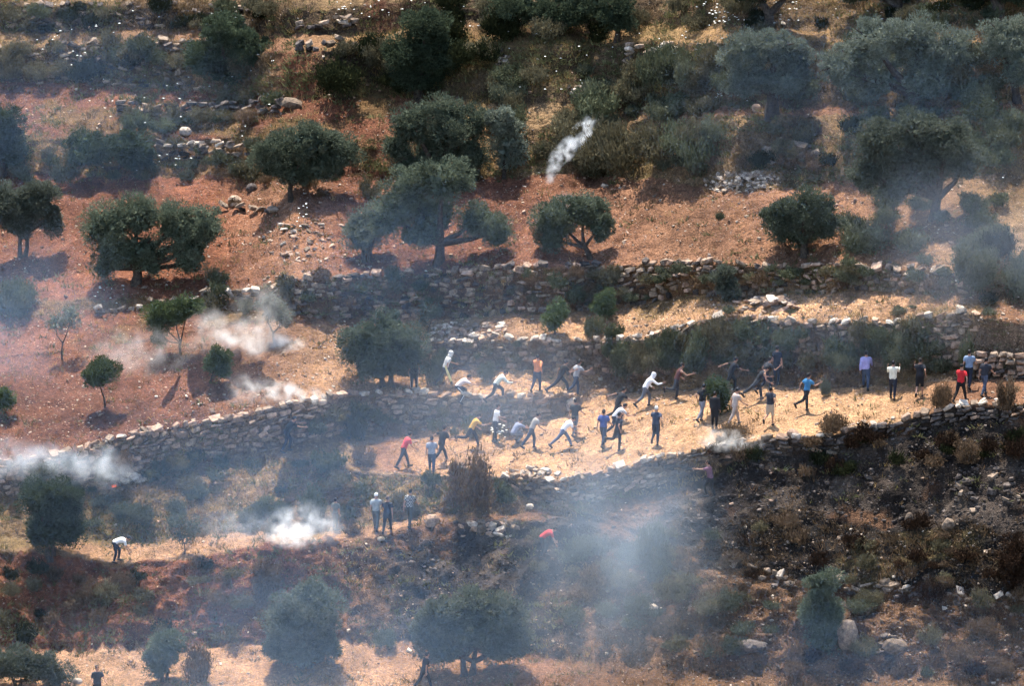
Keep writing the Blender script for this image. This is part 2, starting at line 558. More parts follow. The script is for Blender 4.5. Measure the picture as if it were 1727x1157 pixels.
RED = (.13, .06, .038); REDB = (.15, .066, .04); STRAW = (.34, .218, .128); TAN = (.285, .178, .108)
SCRUB = (.17, .118, .068); DARK = (.07, .052, .036); BURNT = (.02, .018, .017); GREY = (.17, .128, .096)
DRYG = (.22, .145, .075); RTAN = (.18, .1, .063); CHAR = (.04, .034, .031); BRN = (.12, .072, .042)
BC = [
    [(0, TAN), (600, TAN), (900, RTAN), (1050, BRN), (1727, BRN)],
    [(0, REDB), (480, REDB), (620, BRN), (680, CHAR), (900, CHAR), (1000, BRN), (1200, BRN), (1727, BRN)],
    [(0, SCRUB), (150, TAN), (300, TAN), (700, TAN), (850, RTAN), (960, CHAR), (1100, BRN), (1727, BRN)],
    [(0, SCRUB), (900, SCRUB), (980, BRN), (1080, CHAR), (1200, BURNT), (1727, BURNT)],
    [(0, GREY), (1200, GREY), (1350, CHAR), (1727, CHAR)],
    [(0, SCRUB), (500, SCRUB), (600, SCRUB), (650, RTAN), (720, TAN), (850, STRAW), (950, STRAW), (1500, STRAW), (1600, RTAN), (1727, RTAN)],
    [(0, GREY), (1727, GREY)],
    [(0, RED), (280, RED), (430, RTAN), (560, TAN), (700, TAN), (760, STRAW), (980, STRAW), (1020, BRN), (1150, DRYG), (1350, BRN), (1550, SCRUB), (1727, RTAN)],
    [(0, RED), (560, RTAN), (680, GREY), (1727, GREY)],
    [(0, RED), (420, RED), (560, RTAN), (720, TAN), (1100, TAN), (1300, STRAW), (1500, TAN), (1727, RTAN)],
    [(0, SCRUB), (420, BRN), (700, BRN), (1000, BRN), (1727, SCRUB)],
    [(0, RED), (350, REDB), (480, RTAN), (600, RED), (850, RED), (1100, RTAN), (1400, RTAN), (1727, SCRUB)],
    [(0, SCRUB), (480, BRN), (560, RED), (640, RED), (700, SCRUB), (1727, SCRUB)],
    [(0, RED), (420, RED), (560, REDB), (660, RED), (760, SCRUB), (1050, SCRUB), (1200, RTAN), (1727, RTAN)],
    [(0, DARK), (450, SCRUB), (480, REDB), (520, REDB), (560, DARK), (1727, SCRUB)],
    [(0, SCRUB), (450, RTAN), (620, DRYG), (900, BRN), (1050, DRYG), (1727, DRYG)],
    [(0, DARK), (600, DARK), (640, RED), (700, DARK), (1727, SCRUB)],
    [(0, SCRUB), (1727, SCRUB)],
]
# alpha of the colour = how many pale chips lie in the soil there
CHIP = [.6, .5, .4, .25, .5, .6, .5, .7, .4, .9, .4, .6, .4, .5, .3, .3, .3, .3]
COLG = np.zeros((NR, NU, 4))
jx = fbm(X * .9, S * .9, 61, 3) * 28
jv = fbm(X * .9 + 50, S * .9, 71, 3) * 7
bt = np.zeros((NR, NU))
BTAB = []
for b in range(NB):
    us = [p[0] for p in BC[b]]
    BTAB.append(np.stack([np.interp(US, us, [p[1][c] for p in BC[b]]) for c in range(3)], axis=1))
for r in range(NR):
    vj = GV[r] + jv[r]
    uj = np.clip(((US + jx[r]) - US[0]) / 6.0, 0, NU - 1).astype(int)
    bi = np.zeros(NU, int)
    for b in range(1, NB):
        bi = np.where(vj < LV[b], b, bi)
    for b in range(NB):
        k = bi == b
        if k.any():
            COLG[r, k, :3] = BTAB[b][uj[k]]
            COLG[r, k, 3] = CHIP[b]


def in_poly(u, v, poly):
    inside = np.zeros(u.shape, bool)
    n = len(poly)
    for i in range(n):
        x1, y1 = poly[i]; x2, y2 = poly[(i + 1) % n]
        c = ((y1 > v) != (y2 > v)) & (u < (x2 - x1) * (v - y1) / ((y2 - y1) or 1e-9) + x1)
        inside ^= c
    return inside


BURN_POLY = [(640, 893), (760, 884), (900, 880), (1010, 872), (1090, 838), (1190, 800), (1330, 760), (1450, 735), (1560, 705), (1727, 690),
             (2150, 660), (2150, 900), (1727, 930), (1640, 880), (1500, 900), (1330, 850), (1250, 880), (1180, 930), (1000, 960), (900, 985), (800, 1010), (700, 960), (650, 925)]
UU = np.broadcast_to(US[None, :], GV.shape)
bm_ = in_poly(UU + jx * .9, GV + jv * 2.5, BURN_POLY)
ash = np.clip((fbm(X * .9, S * .9, 5, 4) + .1) * 2.2, 0, 1)[..., None]
ubr = np.clip((fbm(X * .4, S * .45, 83, 4) - .05) * 5, 0, 1)[..., None]
soot = np.array((.024, .02, .018)) * (1 - ash) + np.array((.07, .058, .05)) * ash
soot = soot * (1 - .8 * ubr) + np.array((.125, .07, .042)) * .8 * ubr
COLG[..., :3] = np.where(bm_[..., None], soot, COLG[..., :3])
COLG[..., 3] = np.where(bm_, .12, COLG[..., 3])
# darker, moister earth patches in the ploughed fields; trodden paths
fl = np.isin(rows_band, [7, 9, 11, 13])[:, None]
mo = np.clip(fbm(X * .22, S * .3, 91, 3) * 1.4, -.5, .6)
COLG[..., :3] *= np.where(fl, 1 - .35 * mo, 1)[..., None]
# scrubby patches creeping over everything
gp = np.clip((fbm(X * .45, S * .55, 101, 4) - .12) * 4, 0, 1) * np.isin(rows_band, [2, 3, 9, 12, 13, 14, 15])[:, None] * (~bm_)
COLG[..., :3] = COLG[..., :3] * (1 - .6 * gp[..., None]) + np.array((.11, .088, .04)) * .6 * gp[..., None]

idx = np.arange(NR * NU).reshape(NR, NU)
F = np.stack([idx[:-1, :-1], idx[:-1, 1:], idx[1:, 1:], idx[1:, :-1]], axis=-1).reshape(-1, 4)
V = GP.reshape(-1, 3)
C4 = COLG.reshape(-1, 4)
# far skirt: the hill goes on to both sides, up to its crest and down to the valley floor
border = list(idx[0, :]) + list(idx[1:, -1]) + list(idx[-1, -2::-1]) + list(idx[-2:0:-1, 0])
bp_ = V[border]
cx = np.array([0.0, 25.0])
dirs = bp_[:, :2] - cx
dirs /= np.linalg.norm(dirs, axis=1, keepdims=True)
rings = []
prev = bp_.copy()
for k, dd in enumerate((25, 70, 180, 420, 900)):
    q = prev.copy()
    q[:, :2] += dirs * dd
    slope_y = np.where(q[:, 1] > prev[:, 1], .36, .3)
    q[:, 2] = np.maximum(prev[:, 2] + (q[:, 1] - prev[:, 1]) * slope_y * (1.0 if k < 3 else .35), -60)
    rings.append(q); prev = q
nb = len(border)
base = len(V)
V2 = np.vstack([V] + rings)
F2 = [F]
prevI = np.array(border)
for k in range(len(rings)):
    cur = base + k * nb + np.arange(nb)
    F2.append(np.stack([np.roll(prevI, -1), prevI, cur, np.roll(cur, -1)], axis=-1))
    prevI = cur
F2 = np.vstack(F2)
CC = np.vstack([C4, np.tile(np.array([[.17, .1, .055, .4]]), (len(rings) * nb, 1))])
me = mesh_np('hillside', V2, F2, [M_GROUND], True)
vcol(me, 'soil', CC)
hill = link(bpy.data.objects.new('hillside', me))
tag(hill, 'terraced red soil hillside with stony fields and scrubby banks', kind='structure')
# ---------------------------------------------------------------- stones and dry-stone walls
def hull_stone(seed, boxy=.8, n=15):
    rs = random.Random(seed)
    bm = bmesh.new()
    for sx in (-1, 1):
        for sy in (-1, 1):
            for sz in (-1, 1):
                q = rs.uniform(boxy - .22, boxy + .12)
                bm.verts.new((sx * .5 * q * rs.uniform(.85, 1.1), sy * .5 * q * rs.uniform(.85, 1.1), sz * .5 * q * rs.uniform(.85, 1.1)))
    for _ in range(n - 8):
        a = [rs.uniform(-.36, .36) for _ in range(3)]
        k = rs.randrange(3)
        a[k] = rs.choice((-.5, .5)) * rs.uniform(.85, 1.0)
        bm.verts.new(a)
    r = bmesh.ops.convex_hull(bm, input=bm.verts[:])
    bmesh.ops.delete(bm, geom=list({g for g in r['geom_interior'] + r['geom_unused'] if isinstance(g, bmesh.types.BMVert)}), context='VERTS')
    bmesh.ops.triangulate(bm, faces=bm.faces[:])
    bmesh.ops.recalc_face_normals(bm, faces=bm.faces[:])
    V = np.array([v.co[:] for v in bm.verts])
    bm.verts.index_update()
    F = np.array([[v.index for v in f.verts] for f in bm.faces])
    bm.free()
    return V, F


HULLS = [hull_stone(100 + i, .82 if i < 10 else .66, 14 if i < 10 else 12) for i in range(14)]
SMALL = [hull_stone(300 + i, .62, 9) for i in range(10)]


def stone_meshes(mat, tagname):
    return [mesh_np(tagname, v, f, [mat]) for v, f in HULLS]


ST_MESH = {'plain': stone_meshes(M_STONE, 'stone'), 'red': stone_meshes(M_STONE_RED, 'stone'),
           'pale': stone_meshes(M_STONE_PALE, 'stone'), 'burnt': stone_meshes(M_STONE_BURNT, 'stone')}
ST_MAT = {'plain': M_STONE, 'red': M_STONE_RED, 'pale': M_STONE_PALE, 'burnt': M_STONE_BURNT}


def bake(items, hulls, mats, name):
    """items: (hull index, 4x4 matrix, material index) -> one mesh"""
    VV, FF, MI, off = [], [], [], 0
    for hi, M, mi in items:
        v, f = hulls[hi]
        M = np.array(M)
        VV.append(v @ M[:3, :3].T + M[:3, 3])
        FF.append(f + off)
        MI.append(np.full(len(f), mi))
        off += len(v)
    return mesh_np(name, np.vstack(VV), np.vstack(FF), mats, False, np.concatenate(MI))


def frame(tx, up, loc, size, jit=0.0):
    x = Vector(tx).normalized()
    z = Vector(up).normalized()
    y = z.cross(x).normalized()
    z = x.cross(y)
    R = Matrix((x, y, z)).transposed()
    if jit:
        R = R @ Matrix.Rotation(random.gauss(0, jit), 3, 'X') @ Matrix.Rotation(random.gauss(0, jit), 3, 'Y') @ Matrix.Rotation(random.gauss(0, jit), 3, 'Z')
    return Matrix.Translation(loc) @ R.to_4x4() @ Matrix.Diagonal((*size, 1))


def line_v(b, u):
    return float(np.interp(u, US, LV[b]))


def wall(name, label, b, u0, u1, course=.27, kinds=('plain',), gaps=0.1, ruin=.1, cap_kinds=('pale', 'plain'), maxparts=300, cat='stone wall', group=None, full=1.0, seed=1, minlen=.28):
    random.seed(seed)
    um = (u0 + u1) / 2
    base = at(um, line_v(b, um))
    root = empty(name, base)
    tag(root, label, cat, group, kind='thing')
    items = []          # (size key, mesh list key, hull, matrix)
    hs = []
    z = 0.0
    while z < 4.0:
        h = course * random.uniform(.55, 1.55)
        hs.append((z, h)); z += h * .97
    for j, (z, h) in enumerate(hs):
        u = u0 + random.uniform(0, 6)
        while u < u1:
            vb, vt = line_v(b, u), line_v(b + 1, u)
            a, c = at(u, vb), at(u, vt)
            Hh = (c - a).length * full
            k = mpp(a)
            ln = random.uniform(minlen, minlen * 2.1) * (1.0 if random.random() < .8 else 1.4)
            if z + h * .55 < Hh and random.random() > gaps:
                t = min((z + h / 2 + .12 * math.sin(u * .045 + seed)) / max((c - a).length, .05), 1.0)
                p = a.lerp(c, t)
                tan = at(u + 6, line_v(b, u + 6) * (1 - t) + line_v(b + 1, u + 6) * t) - at(u - 6, line_v(b, u - 6) * (1 - t) + line_v(b + 1, u - 6) * t)
                p = p + Vector((0, .02 + random.gauss(0, .018), random.gauss(0, .02)))
                M = frame(tan, (0, .12, 1), p, (ln * .98, random.uniform(.34, .46), h * random.uniform(.75, 1.08)), .08 + ruin * .6)
                kd = random.choice(kinds)
                if b == 4 and u > 1120 and random.random() < .85: kd = 'burnt'
                items.append((ln * h, kd, random.randrange(14), M))
            u += ln / k
    # coping: a broken line of paler stones along the top
    u = u0
    while u < u1:
        c = at(u, line_v(b + 1, u) - 1.0)
        k = mpp(c)
        ln = random.uniform(.25, .62)
        if random.random() > gaps * 1.3:
            tan = at(u + 6, line_v(b + 1, u + 6)) - at(u - 6, line_v(b + 1, u - 6))
            hh = random.uniform(.14, .3)
            M = frame(tan, (random.gauss(0, .12), random.gauss(0, .15), 1), c + Vector((0, random.uniform(-.08, .14), hh * .3)), (ln, random.uniform(.3, .55), hh), .08 + ruin)
            items.append((ln * hh * 1.6, random.choice(cap_kinds), random.randrange(10), M))
            if random.random() < .45:
                M = frame(tan, (random.gauss(0, .2), random.gauss(0, .2), 1), c + Vector((0, random.uniform(.25, .7), hh * .25)), (ln * .7, random.uniform(.2, .4), hh * .7), .3)
                items.append((ln * hh * .8, random.choice(cap_kinds), random.randrange(14), M))
        u += ln * random.uniform(.8, 1.25) / k
    items.sort(key=lambda q: -q[0])
    inv = Matrix.Translation(-base)
    for s, kd, hi, M in items[:maxparts]:
        o = bpy.data.objects.new('stone', ST_MESH[kd][hi])
        COL.objects.link(o)
        o.parent = root
        o.matrix_basis = inv @ M
    rest = items[maxparts:]
    if rest:
        kl = sorted(set(q[1] for q in rest))
        me = bake([(q[2], inv @ q[3], kl.index(q[1])) for q in rest], HULLS, [ST_MAT[k] for k in kl], 'small_stones')
        o = link(bpy.data.objects.new('small_stones', me), root)
        tag(o, kind='stuff')
    return root


wall('dry_stone_wall', 'long sunlit dry stone terrace wall below the red field, running up to the running people', 6, -30, 985, .24, ('plain', 'red', 'red', 'plain', 'red'), .07, .12, ('pale', 'red', 'plain', 'red'), seed=3, minlen=.32)  # extra reddish stones put warm light into the face colour
wall('dry_stone_wall', 'curving dry stone wall along the front of the straw terrace above the burnt slope', 4, 852, 1760, .24, ('plain', 'red', 'burnt', 'plain'), .12, .14, ('pale', 'red', 'plain'), seed=4, minlen=.3)
wall('dry_stone_wall', 'tall overgrown dry stone wall behind the running people', 8, 650, 1650, .23, ('plain', 'red', 'red', 'plain'), .12, .12, ('pale', 'red', 'pale'), seed=5, minlen=.3)
wall('dry_stone_wall', 'dark shaded dry stone wall holding up the upper red field', 10, 480, 1650, .21, ('burnt', 'plain', 'plain', 'red'), .2, .16, ('plain', 'plain', 'red', 'burnt'), seed=6, minlen=.28)  # soot-dark stones mixed in to colour the face as shaded
wall('dry_stone_wall', 'rough grey stone wall at the upper left with a big dark bush beside it', 14, -30, 345, .22, ('plain', 'plain', 'burnt', 'burnt'), .3, .3, ('plain', 'plain', 'burnt'), 220, seed=7)
wall('dry_stone_wall', 'topmost grey stone wall at the upper left edge of the picture', 16, 20, 420, .22, ('plain', 'burnt', 'burnt'), .4, .3, ('plain', 'burnt'), 160, seed=8)
wall('dry_stone_wall', 'broken low stone wall crossing the burnt ground at the lower right', 2, 1380, 1740, .22, ('burnt', 'plain'), .4, .35, ('pale', 'plain', 'plain'), 120, seed=9)
wall('dry_stone_wall', 'short broken run of stones left of the dark bush on the burnt slope', 2, 1210, 1335, .22, ('burnt', 'plain'), .4, .35, ('pale', 'plain'), 60, seed=10)


def free_wall(name, label, pts, height, seed, kinds, cap_kinds, course=.24, gaps=.15, maxparts=140, cat='stone wall', group=None, thick=.5, jit=.12):
    """a free-standing or slumped line of stones along photograph points (u, v of its foot)"""
    random.seed(seed)
    pu = [p[0] for p in pts]; pv = [p[1] for p in pts]
    um = sum(pu) / len(pu)
    base = at(um, float(np.interp(um, pu, pv)))
    root = empty(name, base)
    tag(root, label, cat, group, kind='thing')
    items = []
    z = 0.0
    while z < height:
        h = course * random.uniform(.75, 1.25)
        u = pu[0]
        while u < pu[-1]:
            p = at(u, float(np.interp(u, pu, pv)))
            k = mpp(p)
            ln = random.uniform(.26, .6)
            if random.random() > gaps and z < height * (.75 + .4 * vnoise(np.array([u / 30.0]), np.array([seed * 1.0]))[0]):
                q = at(u + 5, float(np.interp(u + 5, pu, pv))) - p
                top = z + h >= height * .8
                M = frame(q, (0, .08, 1), p + Vector((0, random.gauss(0, .05), z + h / 2)), (ln, thick * random.uniform(.7, 1.1), h), jit)
                items.append((ln * h * (1.5 if top else 1), random.choice(cap_kinds if top else kinds), random.randrange(12), M))
            u += ln / k
        z += h
    items.sort(key=lambda q: -q[0])
    inv = Matrix.Translation(-base)
    for s, kd, hi, M in items[:maxparts]:
        o = bpy.data.objects.new('stone', ST_MESH[kd][hi]); COL.objects.link(o); o.parent = root; o.matrix_basis = inv @ M
    rest = items[maxparts:]
    if rest:
        kl = sorted(set(q[1] for q in rest))
        me = bake([(q[2], inv @ q[3], kl.index(q[1])) for q in rest], HULLS, [ST_MAT[k] for k in kl], 'small_stones')
        tag(link(bpy.data.objects.new('small_stones', me), root), kind='stuff')
    return root


free_wall('dry_stone_wall', 'low reddish stone wall at the right edge behind the red shirted runner', [(1640, 636), (1680, 637), (1735, 640)], 1.1, 31, ('red', 'red', 'burnt'), ('red', 'plain'), .24, .06)
free_wall('dry_stone_wall', 'low grey stone wall among grasses above the left olive trees', [(268, 262), (330, 266), (425, 262)], .8, 32, ('plain', 'burnt'), ('plain', 'pale'), .22, .3)
free_wall('dry_stone_wall', 'dark low terrace wall left of the flat slab at the red path', [(205, 200), (300, 200), (400, 194), (478, 190)], .7, 33, ('burnt', 'plain'), ('plain', 'burnt'), .2, .35)
free_wall('dry_stone_wall', 'shaded stone wall with pale top beside the dark tree at the top', [(505, 88), (560, 90), (640, 92)], .6, 34, ('burnt', 'burnt', 'plain'), ('plain', 'burnt'), .24, .3, jit=.35)  # dark stones here carry the shade of the face, not soot
free_wall('dry_stone_wall', 'short shaded ledge of stones at the top left of the red path', [(505, 48), (560, 46), (600, 44)], .5, 35, ('burnt',), ('plain', 'pale'), .2, .2)  # face all in dark stone: its shade is in the colour
free_wall('dry_stone_wall', 'tumbled grey stones below the yellow meadow at the top right', [(1060, 108), (1100, 112), (1150, 108)], 1.0, 36, ('plain', 'burnt'), ('plain', 'pale'), .22, .3, jit=.3)
free_wall('dry_stone_wall', 'broken row of stones below the big left olive tree', [(165, 530), (230, 522), (300, 516), (345, 514)], .45, 37, ('plain', 'pale'), ('pale', 'plain'), .2, .45, jit=.3)
free_wall('dry_stone_wall', 'crumbling bank of stones left of the upper wall under the smoke', [(345, 508), (390, 512), (440, 508), (490, 500)], .7, 38, ('plain', 'burnt'), ('plain', 'pale'), .22, .35, jit=.35)
free_wall('dry_stone_wall', 'stony ledge across the small field under the upper left olive', [(350, 350), (400, 356), (470, 362)], .35, 39, ('plain', 'burnt'), ('plain',), .2, .5, jit=.3)


def pile(name, label, u, v, ru, rv, n, kinds, smin, smax, seed, flat=.5, cat='stone pile', hmax=.5, maxparts=120):
    random.seed(seed)
    base = at(u, v)
    root = empty(name, base)
    tag(root, label, cat)
    items = []
    for i in range(n):
        a = random.uniform(0, 2 * math.pi); r = math.sqrt(random.random())
        uu, vv = u + ru * r * math.cos(a), v + rv * r * math.sin(a)
        p = at(uu, vv)
        s = random.uniform(smin, smax) * (1.15 - .4 * r)
        p = p + Vector((0, 0, (1 - r) * hmax * random.random() + s * flat * .22))
        ang = random.uniform(0, math.pi)
        M = frame((math.cos(ang), math.sin(ang), random.gauss(0, .25)), (random.gauss(0, .3), random.gauss(-.1, .3), 1), p, (s * random.uniform(.8, 1.5), s * random.uniform(.6, 1.), s * flat * random.uniform(.6, 1.2)), .1)
        items.append((s, random.choice(kinds), random.randrange(14), M))
    items.sort(key=lambda q: -q[0])
    inv = Matrix.Translation(-base)
    for s, kd, hi, M in items[:maxparts]:
        o = bpy.data.objects.new('stone', ST_MESH[kd][hi]); COL.objects.link(o); o.parent = root; o.matrix_basis = inv @ M
    rest = items[maxparts:]
    if rest:
        kl = sorted(set(q[1] for q in rest))
        me = bake([(q[2], inv @ q[3], kl.index(q[1])) for q in rest], HULLS, [ST_MAT[k] for k in kl], 'small_stones')
        tag(link(bpy.data.objects.new('small_stones', me), root), kind='stuff')
    return root


pile('stone_pile', 'heap of tilted pale slabs on the terrace above the overgrown wall', 1290, 515, 62, 12, 46, ('plain', 'pale', 'red', 'red'), .25, .62, 41, .34, hmax=.5)
pile('stone_pile', 'bright heap of small white rubble beside the upper right field', 1252, 306, 66, 20, 230, ('pale', 'plain', 'pale', 'plain'), .12, .3, 42, .6, hmax=.25)
pile('stone_pile', 'scattered rubble and boulders in the shade below the big right olive tree', 1325, 265, 60, 16, 34, ('plain', 'burnt', 'plain'), .25, .8, 43, .7)
pile('stone_pile', 'trickle of pale stones tumbling down the bank right of the dark tree', 848, 118, 14, 34, 70, ('pale', 'plain', 'burnt'), .15, .4, 44, .6, hmax=.2)
pile('stone_pile', 'small spill of pale stones among the mid slope scrub', 972, 160, 12, 14, 30, ('pale', 'plain'), .15, .34, 45, .6, hmax=.15)
pile('stone_pile', 'broad scatter of pale rocks on the bank right of the small left olive', 505, 405, 60, 36, 60, ('plain', 'red', 'red', 'pale'), .1, .45, 46, .45, hmax=.12)
pile('stone_pile', 'cluster of white rocks beside the little fire below the long wall', 222, 812, 20, 13, 16, ('pale', 'pale'), .35, .95, 47, .35, hmax=.2)
pile('stone_pile', 'pale stones littering the ledge above the middle wall', 790, 560, 75, 14, 90, ('red', 'pale', 'plain'), .16, .4, 48, .5, hmax=.1)
pile('stone_pile', 'tumbled stones at the corner where two terrace walls meet', 900, 800, 42, 12, 50, ('pale', 'pale', 'plain'), .16, .42, 49, .6, hmax=.25)
pile('stone_pile', 'tan rocks scattered on the burnt ground at the bottom right', 1490, 1092, 50, 18, 22, ('plain', 'plain', 'burnt'), .3, .7, 50, .5, hmax=.1)
pile('stone_pile', 'sooty rocks strewn on the burnt slope at the right edge', 1660, 830, 60, 40, 40, ('burnt', 'burnt', 'burnt', 'plain'), .15, .5, 51, .6, hmax=.1)
pile('stone_pile', 'loose stones along the rim of the burnt patch in the middle', 830, 890, 60, 10, 22, ('plain', 'pale', 'red'), .25, .55, 52, .6, hmax=.1)


def boulder(label, u, v, wpx, hpx, kind, seed, name='boulder', tilt=0.0, depth=.8):
    random.seed(seed)
    p = at(u, v)
    k = mpp(p)
    w_, h_ = wpx * k, hpx * k
    bm = bmesh.new()
    bmesh.ops.create_icosphere(bm, subdivisions=2, radius=.5)
    for vv in bm.verts:
        c = vv.co
        n = fbm(np.array([c.x * 2.3 + seed * 3.1 + c.z * 1.7]), np.array([c.y * 2.3 - c.z * 2.1]), seed, 3)[0]
        vv.co = c * (1 + .38 * n)
        vv.co.z = max(min(vv.co.z, .46 + .12 * n), -.45)
    me = bpy.data.meshes.new(name)
    bm.to_mesh(me); bm.free()
    me.materials.append(ST_MAT[kind])
    o = link(bpy.data.objects.new(name, me))
    o.location = p + Vector((0, 0, h_ * .35))
    o.scale = (w_ * 1.12, w_ * depth, h_ * 1.35)
    o.rotation_euler = (random.gauss(0, .1), tilt, random.gauss(0, .3))
    tag(o, label, 'rock')
    return o


boulder('rounded grey boulder on the dry ledge above the left bushes', 313, 222, 22, 14, 'pale', 1)
boulder('tan round boulder in the field left of the small olive', 395, 338, 22, 13, 'plain', 2)
boulder('dark boulder at the field edge above the tan round one', 424, 320, 18, 12, 'burnt', 3)
boulder('flat tilted slab on the red path at the upper left', 492, 177, 46, 13, 'plain', 4, 'flat_rock', .22)
boulder('round tan boulder at the top edge of the middle field', 980, 288, 13, 15, 'red', 5)
boulder('white upright rock face below the dark bush on the burnt slope', 1432, 1098, 36, 46, 'plain', 6)
boulder('leaning tan slab right of the white rock on the burnt slope', 1512, 1102, 42, 22, 'plain', 7, 'flat_rock', .3)
boulder('pale rock poking out of the soot at the far right', 1600, 893, 24, 18, 'plain', 8)
boulder('long pale rock on the burnt slope above the brown shrubs', 1533, 884, 15, 22, 'plain', 9)
boulder('square white slab lying on the hazy slope in the lower middle', 1100, 1036, 27, 12, 'pale', 10, 'flat_rock', .2)
boulder('pale stone on the rim near the red shirted person on the slope', 893, 859, 14, 8, 'pale', 11)
boulder('big greyish boulder at the bottom edge of the burnt ground', 1265, 1108, 52, 18, 'burnt', 12)
boulder('brown mound of earth and rock right of the three standing people', 730, 886, 24, 20, 'red', 13)
boulder('pale flat stone under the smoke on the lower shelf', 641, 908, 14, 7, 'pale', 14, 'flat_rock')
boulder('squat tan rock on the lip of the straw terrace', 1337, 735, 20, 12, 'red', 15)
boulder('pale rock on the flat ground by the man at the bottom left', 131, 1152, 16, 9, 'pale', 16)
boulder('dark block on the terrace rim right of the tan rock', 1425, 728, 16, 9, 'burnt', 17)
boulder('pale boulder among the stones under the big right olive', 1352, 268, 16, 13, 'pale', 18)
boulder('orange tinted rock beside the trunk of the big right olive', 1276, 186, 14, 12, 'red', 19)
boulder('pale rock at the right olive foot by the field', 1650, 352, 20, 13, 'red', 20)
boulder('pale slab standing on the collapsed end of the long wall', 962, 690, 18, 22, 'pale', 21, 'flat_rock', .3)
boulder('large pale slab at the right end of the collapsed wall', 945, 698, 22, 24, 'plain', 22, 'flat_rock', -.3)

# ---------------------------------------------------------------- gravel and loose stones
random.seed(5)
n = 42000
gu = RNG.uniform(-60, 1790, n); gv = RNG.uniform(-20, 1175, n)
gp_, gn_, gb_ = at_many(gu, gv)
dens = np.array([.55, .4, .35, .25, .3, .5, .3, .75, .3, 1.0, .3, .7, .25, .45, .25, .15, .2, .1])[gb_]
dens = np.where((gb_ == 9) & (gu < 560), .6, dens)
dens = dens * np.clip(.55 + 1.1 * fbm(gp_[:, 0] * .5, gp_[:, 1] * .5, 140, 3), .1, 1.3)
burn = in_poly(gu, gv, BURN_POLY)
dens = np.where(burn | ((gu > 1150) & (gv > 860)), .85, dens)
keep = RNG.random(n) < dens
items = []
for k in np.nonzero(keep)[0]:
    p, b = gp_[k], gb_[k]
    s = float(np.exp(RNG.normal(-2.4, .42)))
    if b == 9: s *= 1.1
    if burn[k]:
        mi = 3 if RNG.random() < .98 else 1
        s *= 1.1
    elif gu[k] > 1150 and gv[k] > 860:
        mi = 3 if RNG.random() < .6 else (0 if RNG.random() < .8 else 2)
        s *= 1.05
    else:
        mi = [0, 1, 2][int(RNG.choice(3, p=[.36, .46, .18]))]
    s = min(s, .42)
    a = RNG.uniform(0, 6.28)
    M = frame((math.cos(a), math.sin(a), RNG.normal(0, .2)), (RNG.normal(0, .25), RNG.normal(0, .25), 1), p + np.array([0, 0, s * .12]), (s * RNG.uniform(.8, 1.5), s, s * RNG.uniform(.45, .8)), 0)
    items.append((int(RNG.integers(len(SMALL))), M, mi))
me = bake(items, SMALL, [M_STONE, M_STONE_RED, M_STONE_PALE, M_STONE_BURNT], 'loose_stones')
tag(link(bpy.data.objects.new('loose_stones', me)), 'loose limestone chips and clods strewn over the terraces', 'stones', kind='stuff')


# ---------------------------------------------------------------- leaves, trunks, trees
def leaf_quads(pos, dirs, L, W):
    n = len(pos)
    rnd = RNG.normal(size=(n, 3))
    side = np.cross(dirs, rnd)
    side /= np.maximum(np.linalg.norm(side, axis=1, keepdims=True), 1e-6)
    L = np.asarray(L).reshape(-1, 1); W = np.asarray(W).reshape(-1, 1)
    b = pos + side * W * .6
    c = pos + dirs * L
    d = pos - side * W * .6
    V = np.stack([b, c, d], axis=1).reshape(-1, 3)
    F = np.arange(3 * n).reshape(-1, 3)
    return V, F


def unit(n):
    v = RNG.normal(size=(n, 3))
    return v / np.linalg.norm(v, axis=1, keepdims=True)


def crown_mesh(ells, nleaf, mat, leaf=.15, sub=.34, droop=.0, inner=.14, fill=.62):
    """ells: list of (center xyz, radii xyz) in metres"""
    vols = np.array([e[1][0] * e[1][2] for e in ells]); vols = vols / vols.sum()
    VV, FF, off = [], [], 0
    for (c, r), share in zip(ells, vols):
        c = np.array(c); r = np.array(r)
        nl = max(200, int(nleaf * share))
        ns = max(8, int(11 * (r[0] * r[2]) / (sub * sub) * .32))
        d = unit(ns)
        d[:, 2] = d[:, 2] * .9 + .1
        rr = RNG.uniform(.45, 1.0, ns) ** .6
        sc = c + d * r * rr[:, None] * (1 - sub * .3)
        sr = sub * RNG.uniform(.45, 1.5, ns)
        k = RNG.integers(0, ns, nl)
        q = unit(nl)
        rad_ = RNG.uniform(.25, 1.0, nl) ** .5
        pos = sc[k] + q * (sr[k] * rad_)[:, None] * np.array([1, 1, .85])
        dr = q * .8 + (sc[k] - c) / np.maximum(np.linalg.norm(sc[k] - c, axis=1, keepdims=True), .1) * .5 + RNG.normal(size=(nl, 3)) * .55
        dr[:, 2] += .25 - droop
        dr /= np.linalg.norm(dr, axis=1, keepdims=True)
        LL = leaf * RNG.uniform(.6, 1.35, nl)
        v, f = leaf_quads(pos, dr, LL, LL * RNG.uniform(.28, .5, nl))
        VV.append(v); FF.append(f + off); off += len(v)
        # leafy inside of the crown: bigger sprays
        ni = int(nl * inner)
        q = unit(ni)
        pos = c + q * r * (RNG.uniform(0, 1, ni) ** .45)[:, None] * fill
        LL = RNG.uniform(.15, .26, ni)
        v, f = leaf_quads(pos, unit(ni), LL, LL * .8)
        VV.append(v); FF.append(f + off); off += len(v)
    return mesh_np('crown', np.vstack(VV), np.vstack(FF), [mat])


